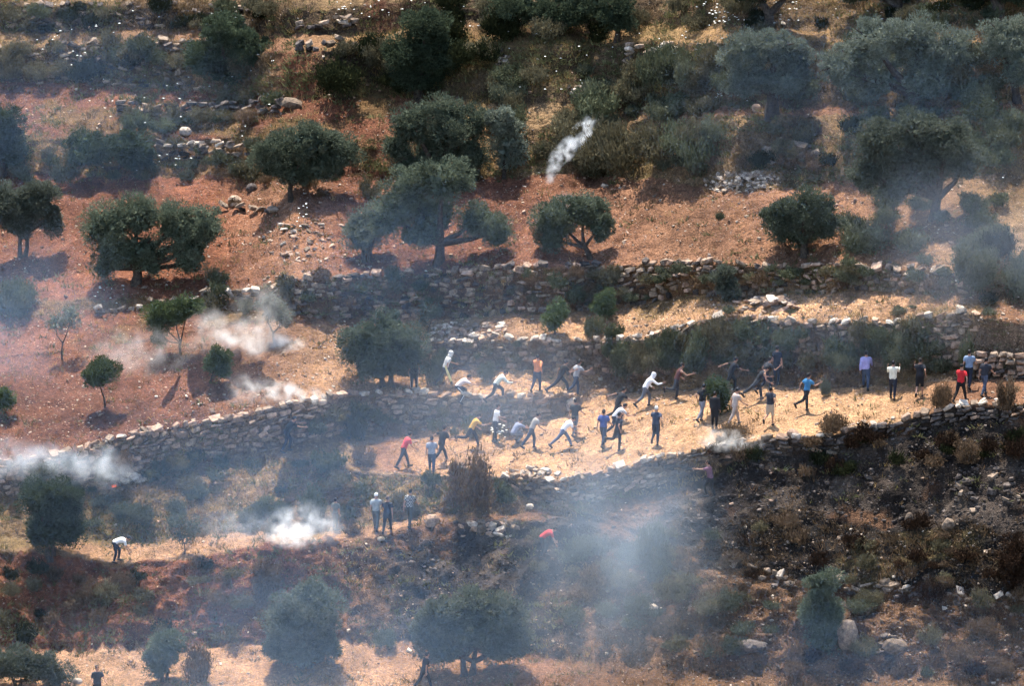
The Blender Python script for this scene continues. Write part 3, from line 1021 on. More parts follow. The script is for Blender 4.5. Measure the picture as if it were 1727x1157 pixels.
def tube_np(pts, radii, sides=7):
    pts = [Vector(p) for p in pts]
    V, F = [], []
    for i, p in enumerate(pts):
        t = (pts[min(i + 1, len(pts) - 1)] - pts[max(i - 1, 0)]).normalized()
        x = t.cross(Vector((.13, 1, .21))).normalized()
        y = t.cross(x)
        for s in range(sides):
            a = 2 * math.pi * s / sides
            V.append(p + (x * math.cos(a) + y * math.sin(a)) * radii[i])
    for i in range(len(pts) - 1):
        for s in range(sides):
            a, b = i * sides + s, i * sides + (s + 1) % sides
            F.append((a, b, b + sides, a + sides))
    return np.array([v[:] for v in V]), np.array(F)


def limbs(specs, mat, name='trunk', sides=7):
    VV, FF, off = [], [], 0
    for pts, r in specs:
        v, f = tube_np(pts, r, sides)
        VV.append(v); FF.append(f + off); off += len(v)
    return mesh_np(name, np.vstack(VV), np.vstack(FF), [mat], True)


def tree(label, u, v, ells, tr=.16, mat=None, dens=1.7, name='olive_tree', group='olive trees on the terraces', sub=.36, leaf=.105, stems=1, lean=0.0, seed=None, sparse=False):
    """u, v: foot of the trunk; ells: crown lobes (u, v, ru, rv) in photograph pixels"""
    rs = random.Random(seed if seed is not None else int(u * 7 + v))
    base = at(u, v)
    k = mpp(base)
    tp = math.tan(PITCH)
    E = []
    for (cu, cv, ru, rv) in ells:
        dy = rs.uniform(-.35, .35) * ru * k
        dz = (v - cv) * k / math.cos(PITCH) - dy * tp
        E.append((((cu - u) * k, dy, dz), (ru * k * .96, max(ru, rv) * k * .85, rv * k * .98)))
    root = empty(name, base)
    tag(root, label, 'tree', group)
    nleaf = int(dens * sum(math.pi * e[2] * e[3] for e in ells))
    cm_ = crown_mesh(E, min(nleaf, 44000), mat or M_OLIVE, leaf, sub, inner=.05 if sparse else .14)
    link(bpy.data.objects.new('crown', cm_), root)
    specs = []
    zc = np.mean([e[0][2] for e in E])
    zf = max(.4 * zc, .25)
    for s in range(stems):
        ox = (s - (stems - 1) / 2) * tr * 2.4
        fork = Vector((lean * .5 + ox * 1.6 + rs.gauss(0, .05), rs.gauss(0, .06), zf * rs.uniform(.85, 1.2)))
        specs.append(([Vector((ox, 0, -.35)), Vector((ox * 1.1 + rs.gauss(0, .03), 0, .02)), Vector((ox * 1.3 + lean * .22, 0, zf * .5)), fork], [tr * 1.7, tr * 1.25, tr * .95, tr * .85]))
        for i, (c, r) in enumerate(E):
            if stems > 1 and i % stems != s and len(E) >= stems:
                continue
            c = Vector(c)
            mid = fork.lerp(c, .5) + Vector((rs.gauss(0, .12), rs.gauss(0, .1), -.1))
            specs.append(([fork - Vector((0, 0, .08)), mid, c, c + Vector((rs.gauss(0, .3), 0, r[2] * .55))], [tr * .8, tr * .5, tr * .28, .012]))
            for _ in range(3):
                tip = c + Vector((rs.uniform(-.8, .8) * r[0], rs.uniform(-.8, .8) * r[1], rs.uniform(-.3, .8) * r[2]))
                specs.append(([mid.lerp(c, rs.random()), (c + tip) / 2 + Vector((0, 0, .08)), tip], [tr * .3, tr * .2, .01]))
    link(bpy.data.objects.new('trunk', limbs(specs, M_BARK)), root)
    return root


G1 = 'big olive trees on the terraces'
tree('large many-lobed olive tree standing in the red field at the left', 232, 474, [(180, 378, 50, 48), (235, 362, 52, 42), (300, 372, 52, 44), (345, 378, 40, 42), (190, 420, 42, 40), (240, 418, 42, 40), (318, 418, 44, 36), (175, 448, 22, 24), (255, 442, 26, 20), (320, 442, 26, 16)], .24, M_OLIVE, group=G1)
tree('olive tree cut by the left edge with two bare stems', 40, 438, [(8, 350, 44, 46), (62, 345, 40, 44), (90, 372, 22, 34), (30, 385, 40, 24)], .11, M_OLIVE_G, group=G1, stems=2)
tree('dark olive crown at the left edge above the field', 4, 298, [(0, 215, 48, 50), (18, 255, 34, 40)], .2, M_OLIVE_D, group=G1)
tree('small olive tree with a slim trunk above the left field', 489, 338, [(465, 262, 48, 44), (525, 240, 50, 42), (572, 258, 36, 38), (500, 288, 50, 24), (545, 282, 40, 28)], .13, M_OLIVE, group=G1)
tree('broad olive tree with forked trunk in the centre, above the upper wall', 741, 442, [(690, 316, 46, 44), (748, 300, 58, 44), (655, 362, 40, 42), (728, 362, 56, 40), (700, 395, 40, 22), (800, 370, 34, 36), (835, 388, 36, 34)], .24, M_OLIVE, group=G1)
tree('tall dense olive tree rising directly behind the broad central one', 735, 318, [(692, 210, 44, 42), (748, 188, 44, 32), (800, 205, 28, 36), (672, 245, 26, 32), (735, 248, 56, 42), (792, 258, 36, 40), (782, 302, 34, 32), (690, 278, 30, 26), (760, 222, 44, 36), (725, 292, 44, 30), (765, 300, 36, 26)], .24, M_OLIVE, group=G1)
tree('grey green tree against the right side of the tall central olive', 850, 300, [(850, 205, 32, 42), (858, 250, 28, 40)], .1, M_OLIVE_G, group=G1)
tree('round olive bush left of the broad central olive', 618, 440, [(612, 392, 36, 44), (640, 372, 28, 34)], .1, M_OLIVE_G, group=G1, stems=2)
tree('round-headed olive tree with leaning trunk, alone in the middle field', 996, 434, [(935, 365, 42, 44), (985, 352, 44, 38), (1012, 378, 28, 34), (930, 398, 30, 26)], .13, M_OLIVE, group=G1, lean=-.5)
tree('single rounded olive standing at the right end of the middle field', 1355, 424, [(1318, 358, 38, 42), (1362, 345, 42, 36), (1388, 372, 32, 38), (1340, 385, 50, 26)], .17, M_OLIVE, group=G1)
tree('big hazy olive tree with curved trunk at the upper right', 1577, 366, [(1480, 245, 48, 52), (1545, 225, 50, 42), (1600, 240, 46, 46), (1500, 290, 46, 34), (1555, 280, 56, 44), (1625, 280, 40, 34), (1456, 298, 30, 36), (1510, 318, 44, 26)], .22, M_OLIVE_G, group=G1, lean=.3)
tree('big olive tree with thick dark trunk casting shade on the bank', 1303, 190, [(1255, 95, 42, 42), (1310, 85, 48, 38), (1345, 105, 28, 40), (1262, 140, 46, 32), (1322, 140, 40, 28)], .3, M_OLIVE_G, group=G1)
tree('huge spreading olive clump at the upper right', 1545, 186, [(1415, 120, 46, 46), (1470, 75, 58, 46), (1545, 65, 58, 46), (1605, 90, 50, 48), (1480, 135, 54, 40), (1570, 135, 60, 44), (1632, 150, 36, 34)], .3, M_OLIVE_G, group=G1)
tree('olive tree cut by the right edge near the top', 1712, 178, [(1690, 70, 44, 50), (1720, 120, 34, 44)], .2, M_OLIVE_G, group=G1)
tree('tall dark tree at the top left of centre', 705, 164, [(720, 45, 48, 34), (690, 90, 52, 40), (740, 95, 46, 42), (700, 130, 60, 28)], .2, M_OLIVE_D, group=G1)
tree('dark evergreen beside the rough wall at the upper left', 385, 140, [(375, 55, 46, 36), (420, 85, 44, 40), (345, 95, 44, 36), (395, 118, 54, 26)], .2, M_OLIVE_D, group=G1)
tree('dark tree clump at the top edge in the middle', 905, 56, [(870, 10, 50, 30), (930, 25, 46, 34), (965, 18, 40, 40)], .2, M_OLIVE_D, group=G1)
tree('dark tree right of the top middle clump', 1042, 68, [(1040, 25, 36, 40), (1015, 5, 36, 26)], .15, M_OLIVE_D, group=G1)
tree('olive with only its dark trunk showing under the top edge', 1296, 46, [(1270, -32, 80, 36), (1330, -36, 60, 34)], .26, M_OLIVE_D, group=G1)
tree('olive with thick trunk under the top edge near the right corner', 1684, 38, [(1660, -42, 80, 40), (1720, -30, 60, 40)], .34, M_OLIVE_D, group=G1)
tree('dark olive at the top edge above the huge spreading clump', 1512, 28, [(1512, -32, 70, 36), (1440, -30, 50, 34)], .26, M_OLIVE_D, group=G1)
tree('pair of dark rounded bushes growing as one at the upper left', 190, 296, [(145, 252, 40, 38), (215, 250, 44, 40), (238, 268, 26, 24)], .12, M_OLIVE_D, group=G1, stems=2)
tree('dense olive bush tree standing left of the smoky lower terrace people', 652, 652, [(612, 585, 40, 48), (655, 560, 44, 40), (690, 585, 28, 42), (640, 615, 50, 28), (692, 620, 20, 20)], .13, M_OLIVE, group=G1, stems=2)
G2 = 'young trees in the lower left field'
tree('young tree with two-lobed crown standing in the smoke', 303, 598, [(268, 535, 26, 34), (318, 518, 28, 22), (296, 530, 22, 24), (268, 570, 12, 18)], .055, M_YOUNG, group=G2, sub=.28)
tree('young round tree with thin straight trunk in the red field', 176, 690, [(172, 632, 32, 26), (160, 642, 20, 18)], .045, M_YOUNG, group=G2, sub=.26)
tree('young round tree right of the red field beside its shadow', 354, 650, [(366, 610, 26, 24), (372, 622, 22, 20)], .045, M_YOUNG, group=G2, sub=.26, lean=.3)
tree('sparse thin tree at the hazy left of the field', 104, 606, [(95, 545, 22, 18), (120, 535, 24, 22)], .04, M_OLIVE_G, dens=.45, group=G2, sub=.22, sparse=True)
tree('young tree cut by the left edge beside drifting smoke', -2, 706, [(4, 675, 24, 24)], .05, M_YOUNG, group=G2, sub=.26)
tree('small pale tree swallowed by white smoke', 461, 580, [(455, 520, 26, 26), (478, 535, 20, 22)], .06, M_OLIVE_G, dens=.5, group=G2, sub=.25)
tree('slender pale tree at the left end of the stony ledge', 722, 562, [(725, 522, 20, 18), (712, 535, 12, 12)], .03, M_OLIVE_G, dens=.5, group=G2, sub=.2, sparse=True)
tree('small bushy tree on the stony ledge in the middle', 936, 566, [(934, 540, 20, 24), (942, 525, 16, 18)], .05, M_YOUNG, group=G2, sub=.24)
tree('small dark bush tree right of the one on the stony ledge', 1014, 544, [(1016, 516, 18, 24), (1022, 500, 12, 12)], .04, M_YOUNG, group=G2, sub=.24)
tree('small tree growing against the upper wall at the right', 1228, 508, [(1222, 472, 22, 26), (1232, 490, 20, 18)], .05, M_OLIVE_G, group=G2, sub=.24)
G3 = 'large bushes and trees low on the hill'
tree('big rounded bush at the bottom left of centre', 515, 1128, [(490, 1045, 46, 50), (540, 1040, 46, 52), (515, 1090, 66, 44), (520, 1005, 36, 30), (470, 1090, 34, 36)], .1, M_OLIVE_G, group=G3, stems=2, leaf=.115)
tree('wide olive tree with forked trunks in haze at the bottom centre', 790, 1140, [(745, 1045, 44, 40), (800, 1025, 44, 36), (850, 1040, 44, 42), (725, 1075, 34, 36), (800, 1070, 56, 32), (865, 1075, 32, 34), (752, 1098, 46, 28), (838, 1096, 46, 26)], .14, M_OLIVE_G, group=G3, stems=2, leaf=.115)
tree('tall dark bush below the left end of the long wall', 85, 936, [(75, 845, 42, 42), (110, 850, 36, 44), (80, 895, 46, 40), (115, 900, 30, 32)], .09, M_OLIVE_D, group=G3, stems=2)
tree('two-lobed bush at the bottom left beside the man', 278, 1150, [(285, 1092, 32, 30), (270, 1118, 28, 32)], .07, M_OLIVE, group=G3, stems=2)
tree('tall dark bush tree on the burnt slope at the lower right', 1388, 1096, [(1385, 985, 32, 30), (1378, 1030, 38, 36), (1400, 1050, 30, 40), (1388, 1080, 34, 24)], .09, M_OLIVE, group=G3, stems=2)
tree('wide hazy bush filling the bottom left corner', 30, 1160, [(10, 1120, 44, 34), (60, 1125, 40, 30), (95, 1140, 26, 22)], .08, M_OLIVE_G, group=G3, stems=2)
tree('leafy bush on the straw terrace beside the black clothed runners', 1212, 700, [(1205, 658, 22, 28), (1215, 678, 18, 22)], .04, M_YOUNG, group=G3, sub=.22)
tree('scraggly bare-stemmed sapling with pale leaves by the lower shelf', 312, 935, [(300, 880, 22, 16), (325, 888, 18, 16), (312, 905, 24, 14)], .03, M_OLIVE_G, dens=.4, group=G3, sub=.18, sparse=True)
tree('dark scorched bush at the right edge on the burnt slope', 1716, 1000, [(1715, 935, 28, 42), (1705, 965, 26, 34)], .07, M_SH['burnt'], group=G3, stems=2)


# ---------------------------------------------------------------- shrubs
def shrub_mesh(kind, seed, n=3200):
    g = np.random.default_rng(seed)
    # several upright tufts inside a dome of radius 1, height 1
    nc = 22
    a = g.uniform(0, 6.283, nc); r = np.sqrt(g.uniform(0, 1, nc)) * .78
    hc = (1 - .55 * r ** 2) * g.uniform(.55, 1.0, nc)
    cx_ = np.stack([r * np.cos(a), r * np.sin(a), hc], axis=1)
    k = g.integers(0, nc, n)
    t = g.uniform(.05, 1, n) ** .6
    foot = cx_[k] * np.array([.55, .55, 0])
    pos = foot * (1 - t[:, None]) + cx_[k] * t[:, None] + g.normal(size=(n, 3)) * np.array([.14, .14, .09])
    pos[:, 2] = np.maximum(pos[:, 2], .0)
    d = (cx_[k] - foot) * .7 + g.normal(size=(n, 3)) * .5
    d[:, 2] += .25
    d /= np.linalg.norm(d, axis=1, keepdims=True)
    L = g.uniform(.06, .15, n)
    v, f = leaf_quads(pos, d, L, L * g.uniform(.25, .5, n))
    return mesh_np('shrub', v, f, [M_SH[kind]])


SHR = {k: [shrub_mesh(k, 900 + i * 13 + len(k)) for i in range(4)] for k in M_SH}


def shrub(u, v, wpx, hpx, kind, label, group, name='shrub'):
    p = at(u, v)
    k = mpp(p)
    o = bpy.data.objects.new(name, random.choice(SHR[kind]))
    COL.objects.link(o)
    nn_ = nrm(u, v)
    o.location = p - Vector((0, 0, .05)) + nn_ * (wpx * k * .38 * (1 - abs(nn_.z)))
    o.scale = (wpx * k * .5, wpx * k * .45 * random.uniform(.85, 1.15), hpx * k)
    o.rotation_euler = (random.gauss(0, .07), random.gauss(0, .07), random.uniform(0, 6.28))
    tag(o, label, 'shrub', group)
    return o


random.seed(21)
# named shrubs (u, v foot, width, height)
for a in [
    (800, 866, 104, 100, 'brown', 'large brown bush beside the three standing people'),
    (332, 1152, 72, 66, 'brown', 'brown dry bush right of the two-lobed bush at the bottom'),
    (1102, 968, 80, 86, 'grey', 'grey bush in the thick haze below the curving wall'),
    (530, 886, 56, 66, 'green', 'rounded green bush behind the white smoke on the lower shelf'),
    (1216, 372, 20, 14, 'green', 'tiny round shrub alone in the upper right field'),
    (820, 640, 40, 34, 'green', 'pale green shrub behind the bent runner in grey'),
    (735, 650, 52, 60, 'green', 'green shrub beside the dense olive bush tree'),
    (1392, 668, 24, 34, 'grey', 'wispy small shrub beside the blue shirted runner'),
    (650, 1092, 60, 32, 'green', 'low bright green cushion bush at the foot of the red bank'),
    (560, 155, 120, 60, 'dark', 'dark spreading bush right of the red path'),
    (1590, 690, 44, 48, 'brown', 'dry brown bush on the terrace rim near the right edge'),
    (1700, 690, 48, 60, 'brown', 'brown bush at the right end of the straw terrace'),
    (1405, 730, 60, 40, 'brown', 'dry brown weeds on the lip of the straw terrace'),
    (1240, 740, 70, 32, 'brown', 'brown weeds around the white smoke on the terrace rim'),
    (1632, 640, 34, 84, 'green', 'dark climbing shrub on the reddish wall at the right'),
    (1502, 618, 42, 74, 'green', 'dark shrub hanging on the tall wall between shirts of lilac and white'),
    (600, 742, 60, 60, 'dark', 'dark shrub against the long wall right of the man in black'),
    (700, 872, 30, 30, 'olive', 'olive shrub at the feet of the checked scarf person'),
    (1460, 420, 120, 54, 'grey', 'hazy green shrub patch right of the single rounded olive'),
]:
    shrub(a[0], a[1], a[2], a[3], a[4], a[5], None)
REG = [
    # u0, v0, u1, v1, count, wmin, wmax, h/w, kinds, where
    (835, 130, 1230, 290, 46, 36, 84, .62, ('olive', 'olive', 'green', 'grey'), 'shrub in the scrub belt above the middle field'),
    (960, 205, 1180, 298, 14, 60, 110, .7, ('green', 'olive'), 'tall rounded shrub at the foot of the scrub belt'),
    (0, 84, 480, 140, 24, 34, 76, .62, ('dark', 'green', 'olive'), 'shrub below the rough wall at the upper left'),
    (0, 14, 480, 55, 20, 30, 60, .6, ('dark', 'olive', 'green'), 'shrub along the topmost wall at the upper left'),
    (205, 172, 480, 222, 22, 26, 60, .55, ('olive', 'green', 'brown'), 'shrub along the dark low terrace wall'),
    (0, 245, 470, 305, 22, 26, 60, .6, ('olive', 'green', 'grey'), 'shrub on the bank above the left olive trees'),
    (0, 300, 130, 330, 5, 30, 60, .6, ('grey', 'green'), 'shrub behind the left edge olive'),
    (500, 466, 1110, 520, 40, 18, 40, .55, ('olive', 'brown', 'green', 'brown'), 'shrub growing on the dark upper wall'),
    (1110, 452, 1720, 490, 40, 20, 46, .55, ('olive', 'grey', 'green', 'brown'), 'shrub on the right part of the upper wall'),
    (1000, 566, 1590, 632, 60, 30, 62, .8, ('green', 'olive', 'green', 'grey'), 'shrub hanging on the overgrown wall behind the runners'),
    (700, 584, 990, 622, 14, 18, 36, .6, ('green', 'olive', 'brown'), 'shrub at the foot of the overgrown wall, left part'),
    (0, 780, 620, 905, 66, 24, 60, .6, ('grey', 'olive', 'grey', 'green', 'brown'), 'shrub on the scrubby slope below the long wall'),
    (480, 690, 900, 740, 30, 20, 46, .6, ('green', 'olive', 'grey', 'brown'), 'shrub in front of the long wall, right part'),
    (640, 820, 880, 872, 14, 24, 52, .6, ('olive', 'brown', 'green'), 'shrub on the slope under the red shirted bent person'),
    (1150, 890, 1727, 1000, 30, 26, 56, .5, ('brown', 'burnt', 'olive', 'burnt'), 'brown shrub on the burnt lower right slope'),
    (900, 900, 1250, 1120, 44, 30, 76, .6, ('brown', 'grey', 'olive'), 'shrub in the haze of the lower middle slope'),
    (1240, 1010, 1727, 1150, 36, 28, 66, .6, ('brown', 'grey', 'olive', 'burnt'), 'shrub near the bottom right corner'),
    (1430, 340, 1727, 452, 20, 36, 84, .5, ('grey', 'green'), 'hazy shrub in the field at the right edge'),
    (1100, 90, 1727, 186, 38, 36, 84, .75, ('green', 'grey', 'olive'), 'shrub between the big upper right olives'),
    (1160, 195, 1440, 300, 20, 30, 64, .55, ('olive', 'brown', 'dark'), 'shrub on the shaded bank under the big right olive'),
    (1440, 190, 1727, 300, 20, 36, 80, .6, ('grey', 'green'), 'shrub behind the big hazy olive'),
    (0, 960, 470, 1092, 40, 26, 62, .6, ('brown', 'brown', 'olive', 'dark'), 'shrub on the raw red bank'),
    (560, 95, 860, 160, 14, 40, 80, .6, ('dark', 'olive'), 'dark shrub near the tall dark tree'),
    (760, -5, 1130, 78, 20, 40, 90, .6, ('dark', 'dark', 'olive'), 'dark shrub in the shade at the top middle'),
    (1130, 0, 1727, 60, 24, 30, 70, .6, ('olive', 'green', 'dark'), 'shrub behind the yellow meadow at the top right'),
    (0, 500, 70, 575, 5, 50, 84, .7, ('grey', 'green'), 'hazy shrub at the left edge below the olive'),
    (340, 480, 500, 535, 10, 26, 56, .7, ('green', 'olive'), 'shrub behind the smoking canister in the field'),
    (1200, 520, 1720, 538, 8, 18, 36, .4, ('grey', 'olive', 'brown'), 'small shrub on the ledge beside the tilted slabs'),
    (1200, 740, 1727, 800, 30, 26, 60, .6, ('burnt', 'brown', 'dark'), 'scorched shrub right under the curving wall'),
    (380, 290, 640, 345, 8, 26, 56, .6, ('olive', 'brown'), 'shrub near the small left olive'),
    (1630, 380, 1740, 520, 12, 40, 90, .8, ('green', 'grey', 'dark'), 'tall shrub at the right edge in bluish smoke'),
    (930, 470, 1100, 520, 6, 24, 44, .8, ('green', 'olive'), 'leafy shrub against the upper wall near the bush trees'),
]
CAND = []
for ri, (u0, v0, u1, v1, cnt, w0, w1, hw, kinds, lab) in enumerate(REG):
    for i in range(cnt):
        ww = random.uniform(w0, w1)
        CAND.append((ww, ri, random.uniform(u0, u1), random.uniform(v0, v1), ww * hw * random.uniform(.7, 1.2), random.choice(kinds), lab))
CAND.sort(key=lambda c: -c[0])
MAIN, REST = CAND[:275], CAND[275:]
WORD = {'green': 'green', 'olive': 'olive brown', 'brown': 'dry brown', 'grey': 'grey green', 'dark': 'dark green', 'burnt': 'scorched'}
ORD = ['leftmost', 'second', 'third', 'fourth', 'fifth', 'sixth', 'seventh', 'eighth', 'ninth', 'tenth', 'eleventh', 'twelfth', 'thirteenth', 'fourteenth', 'fifteenth', 'sixteenth']
fam = {}
for c in MAIN:
    fam.setdefault((c[1], c[5]), []).append(c)
for (ri, kd), cs in fam.items():
    cs.sort(key=lambda c: c[2])
    for i, (ww, _, u, v, hh, _k, lab) in enumerate(cs):
        where = lab.replace('brown shrub', 'shrub').replace('scorched shrub', 'shrub').replace('dark shrub', 'shrub').replace('hazy shrub', 'shrub')
        full = where.replace('shrub', WORD[kd] + ' shrub', 1)
        if len(cs) > 1:
            full += ', leftmost' if i == 0 else (', rightmost' if i == len(cs) - 1 else ', %s from left' % ORD[i])
        shrub(u, v, ww, hh, kd, full, lab.replace('shrub', 'shrubs', 1))
# the many smaller bushes merge into one mass of low scrub
VV, FF, MI, off = [], [], [], 0
KL = sorted(M_SH)
for (ww, ri, u, v, hh, kd, lab) in REST:
    p = at(u, v); k = mpp(p); nn_ = nrm(u, v)
    p = np.array(p + nn_ * (ww * k * .38 * (1 - abs(nn_.z))))
    me_ = random.choice(SHR[kd])
    nv = len(me_.vertices)
    co = np.zeros(nv * 3, dtype=np.float32); me_.vertices.foreach_get('co', co)
    co = co.reshape(-1, 3, 3)[::5]
    mid = co.mean(axis=1, keepdims=True)
    co = mid + (co - mid) * 2.0
    a = random.uniform(0, 6.28)
    R = np.array([[math.cos(a), -math.sin(a), 0], [math.sin(a), math.cos(a), 0], [0, 0, 1]])
    co = (co.reshape(-1, 3) @ R.T) * np.array([ww * k * .5, ww * k * .45, hh * k]) + p
    f = np.arange(len(co)).reshape(-1, 3)
    VV.append(co); FF.append(f + off); off += len(co); MI.append(np.full(len(f), KL.index(kd)))
me = mesh_np('low_scrub', np.vstack(VV), np.vstack(FF), [M_SH[k] for k in KL], False, np.concatenate(MI))
tag(link(bpy.data.objects.new('low_scrub', me)), 'mass of low scrub bushes covering banks and wall faces', 'scrub', kind='stuff')

# ---------------------------------------------------------------- dry grass, undergrowth, wildflowers
def tufts(n, dens_of_band, name, label, blades, hmin, hmax, colf, mat, spread, upb, wid, seed, box=(-70, -30, 1800, 1180)):
    g = np.random.default_rng(seed)
    u = g.uniform(box[0], box[2], n); v = g.uniform(box[1], box[3], n)
    P, NN, B = at_many(u, v)
    d = dens_of_band(u, v, B, P)
    k = g.random(n) < d
    P, B, u, v = P[k], B[k], u[k], v[k]
    m = len(P)
    col = colf(u, v, B, P, g)
    h = g.uniform(hmin, hmax, m)
    I = np.repeat(np.arange(m), blades)
    N_ = len(I)
    a = g.uniform(0, 6.283, N_)
    root_ = P[I] + np.stack([np.cos(a), np.sin(a), np.zeros(N_)], 1) * (g.uniform(0, 1, N_) * spread * h[I])[:, None] - np.array([0, 0, .03])
    dr = np.stack([np.cos(a) * .5, np.sin(a) * .5, np.full(N_, upb)], 1) + g.normal(size=(N_, 3)) * .3
    dr /= np.linalg.norm(dr, axis=1, keepdims=True)
    tip = root_ + dr * (h[I] * g.uniform(.5, 1.1, N_))[:, None]
    sd = np.cross(dr, g.normal(size=(N_, 3)))
    sd /= np.linalg.norm(sd, axis=1, keepdims=True)
    ww = (h[I] * wid * g.uniform(.6, 1.4, N_))[:, None]
    V = np.stack([root_ - sd * ww, root_ + sd * ww, tip], 1).reshape(-1, 3)
    F = np.arange(3 * N_).reshape(-1, 3)
    me = mesh_np(name, V, F, [mat])
    cc = col[I] * g.uniform(.6, 1.4, (N_, 1))
    vcol(me, 'tint', np.repeat(cc, 3, axis=0))
    o = link(bpy.data.objects.new(name, me))
    tag(o, label, 'grass', kind='stuff')
    return o


GD = np.array([.35, .4, .6, .7, .25, .22, .2, .16, .3, .32, .45, .16, .75, .4, .7, 1.0, .7, .6])


def grass_d(u, v, B, P):
    d = GD[B] * np.clip(.5 + 1.6 * fbm(P[:, 0] * .45, P[:, 1] * .5, 160, 3), .05, 1.3)
    d = np.where(in_poly(u, v, BURN_POLY), .05, d)
    d = np.where((B == 7) & (u > 1010) & (u < 1560), 1.0, d)
    d = np.where((B == 9) & (u > 1150), .55, d)
    return d


def grass_c(u, v, B, P, g):
    n_ = fbm(P[:, 0] * .6, P[:, 1] * .6, 170, 2)[:, None]
    straw = np.array((.34, .23, .1)); gold = np.array((.23, .16, .065)); olive = np.array((.11, .1, .038)); brn = np.array((.17, .1, .05))
    c = np.where(n_ > .1, straw, np.where(n_ > -.2, brn, olive))
    c = np.where(((B >= 14) & (u > 600))[:, None], np.where(n_ > -.1, gold, olive), c)
    c = np.where(((B == 7) & (u > 1010))[:, None], np.where(n_ > 0, np.array((.24, .14, .065)), brn), c)
    c = np.where(((u > 1000) & (v > 850))[:, None], np.where(n_ > .1, np.array((.2, .125, .07)), np.array((.1, .062, .036))), c)
    return c


tufts(52000, grass_d, 'dry_grass', 'dry straw coloured grass on banks and terraces', 8, .14, .44, grass_c, M_GRASS, .55, 1.0, .035, 401)


def herb_d(u, v, B, P):
    hd = np.array([.16, .4, .3, .9, .1, .06, .15, .09, .2, .16, .4, .1, 1., .4, 1., .6, 1., .8])[B]
    d = hd * np.clip(.55 + 1.5 * fbm(P[:, 0] * .35, P[:, 1] * .4, 180, 3), .05, 1.2)
    return np.where(in_poly(u, v, BURN_POLY), .04, d)


def herb_c(u, v, B, P, g):
    n_ = fbm(P[:, 0] * .5, P[:, 1] * .5, 190, 2)[:, None]
    c = np.where(n_ > .12, np.array((.14, .135, .062)), np.where(n_ > -.15, np.array((.1, .1, .045)), np.array((.16, .108, .06))))
    c = np.where(((u > 1000) & (v > 850))[:, None], np.array((.085, .058, .034)), c)
    return c


tufts(50000, herb_d, 'undergrowth', 'low olive and brown undergrowth covering the scrubby banks', 16, .14, .36, herb_c, M_HERB, 1.1, .6, .1, 402)


# white umbel flowers: disc heads on thin stalks
def wildflowers():
    g = np.random.default_rng(77)
    spots = []
    for (u0, v0, u1, v1, n_) in [(60, 20, 480, 140, 46), (150, 250, 330, 300, 30), (700, 10, 980, 60, 34), (820, 60, 1230, 190, 46), (1170, 10, 1350, 50, 50), (1400, 20, 1600, 60, 16), (560, 0, 700, 40, 26),
                                 (160, 470, 210, 520, 14), (500, 360, 525, 395, 12), (1200, 160, 1260, 180, 8), (100, 140, 460, 240, 26), (560, 470, 760, 530, 14), (830, 735, 862, 748, 12), (1380, 260, 1700, 330, 12), (1560, 470, 1710, 500, 10), (1200, 20, 1240, 45, 20)]:
        for _ in range(n_):
            spots.append((g.uniform(u0, u1), g.uniform(v0, v1)))
    for q in [(832, 742), (838, 748), (845, 744), (852, 750), (843, 752), (826, 730), (848, 738), (836, 752), (846, 746)]:
        spots.append(q)
    VV, FF, CC, off = [], [], [], 0
    for (u, v) in spots:
        p = np.array(at(u, v + 4))
        h = g.uniform(.3, .75)
        top = p + np.array([g.normal(0, .06), g.normal(0, .06), h])
        tv, tf = tube_np([p - np.array([0, 0, .05]), (p + top) / 2 + g.normal(0, .02, 3), top], [.008, .006, .005], 3)
        VV.append(tv); FF.append(tf + off); off += len(tv); CC.append(np.tile((.12, .14, .05), (len(tv), 1)))
        r = g.uniform(.03, .075)
        ns = 7
        a = np.arange(ns) * 2 * math.pi / ns
        ring = top + np.stack([np.cos(a) * r, np.sin(a) * r, np.full(ns, .015)], 1)
        cv_ = np.vstack([ring, top + np.array([0, 0, .045]), top])
        VV.append(cv_)
        f = [(i, (i + 1) % ns, ns, ns) for i in range(ns)] + [((i + 1) % ns, i, ns + 1, ns + 1) for i in range(ns)]
        FF.append(np.array(f) + off); off += len(cv_)
        CC.append(np.tile((.72, .72, .66), (len(cv_), 1)))
    V = np.vstack(VV); F4 = np.vstack(FF)
    tri = []
    for q in F4:
        tri.append((q[0], q[1], q[2]))
        if q[2] != q[3]: tri.append((q[0], q[2], q[3]))
    me = mesh_np('wildflowers', V, np.array(tri), [M_HERB])
    vcol(me, 'tint', np.vstack(CC))
    tag(link(bpy.data.objects.new('wildflowers', me)), 'white flat-headed wildflowers dotted among the dry grass', 'flowers', kind='stuff')


wildflowers()
# ---------------------------------------------------------------- people
def ring(c, ax, ay, a, b, n=10):
    return [c + ax * (a * math.cos(2 * math.pi * i / n)) + ay * (b * math.sin(2 * math.pi * i / n)) for i in range(n)]


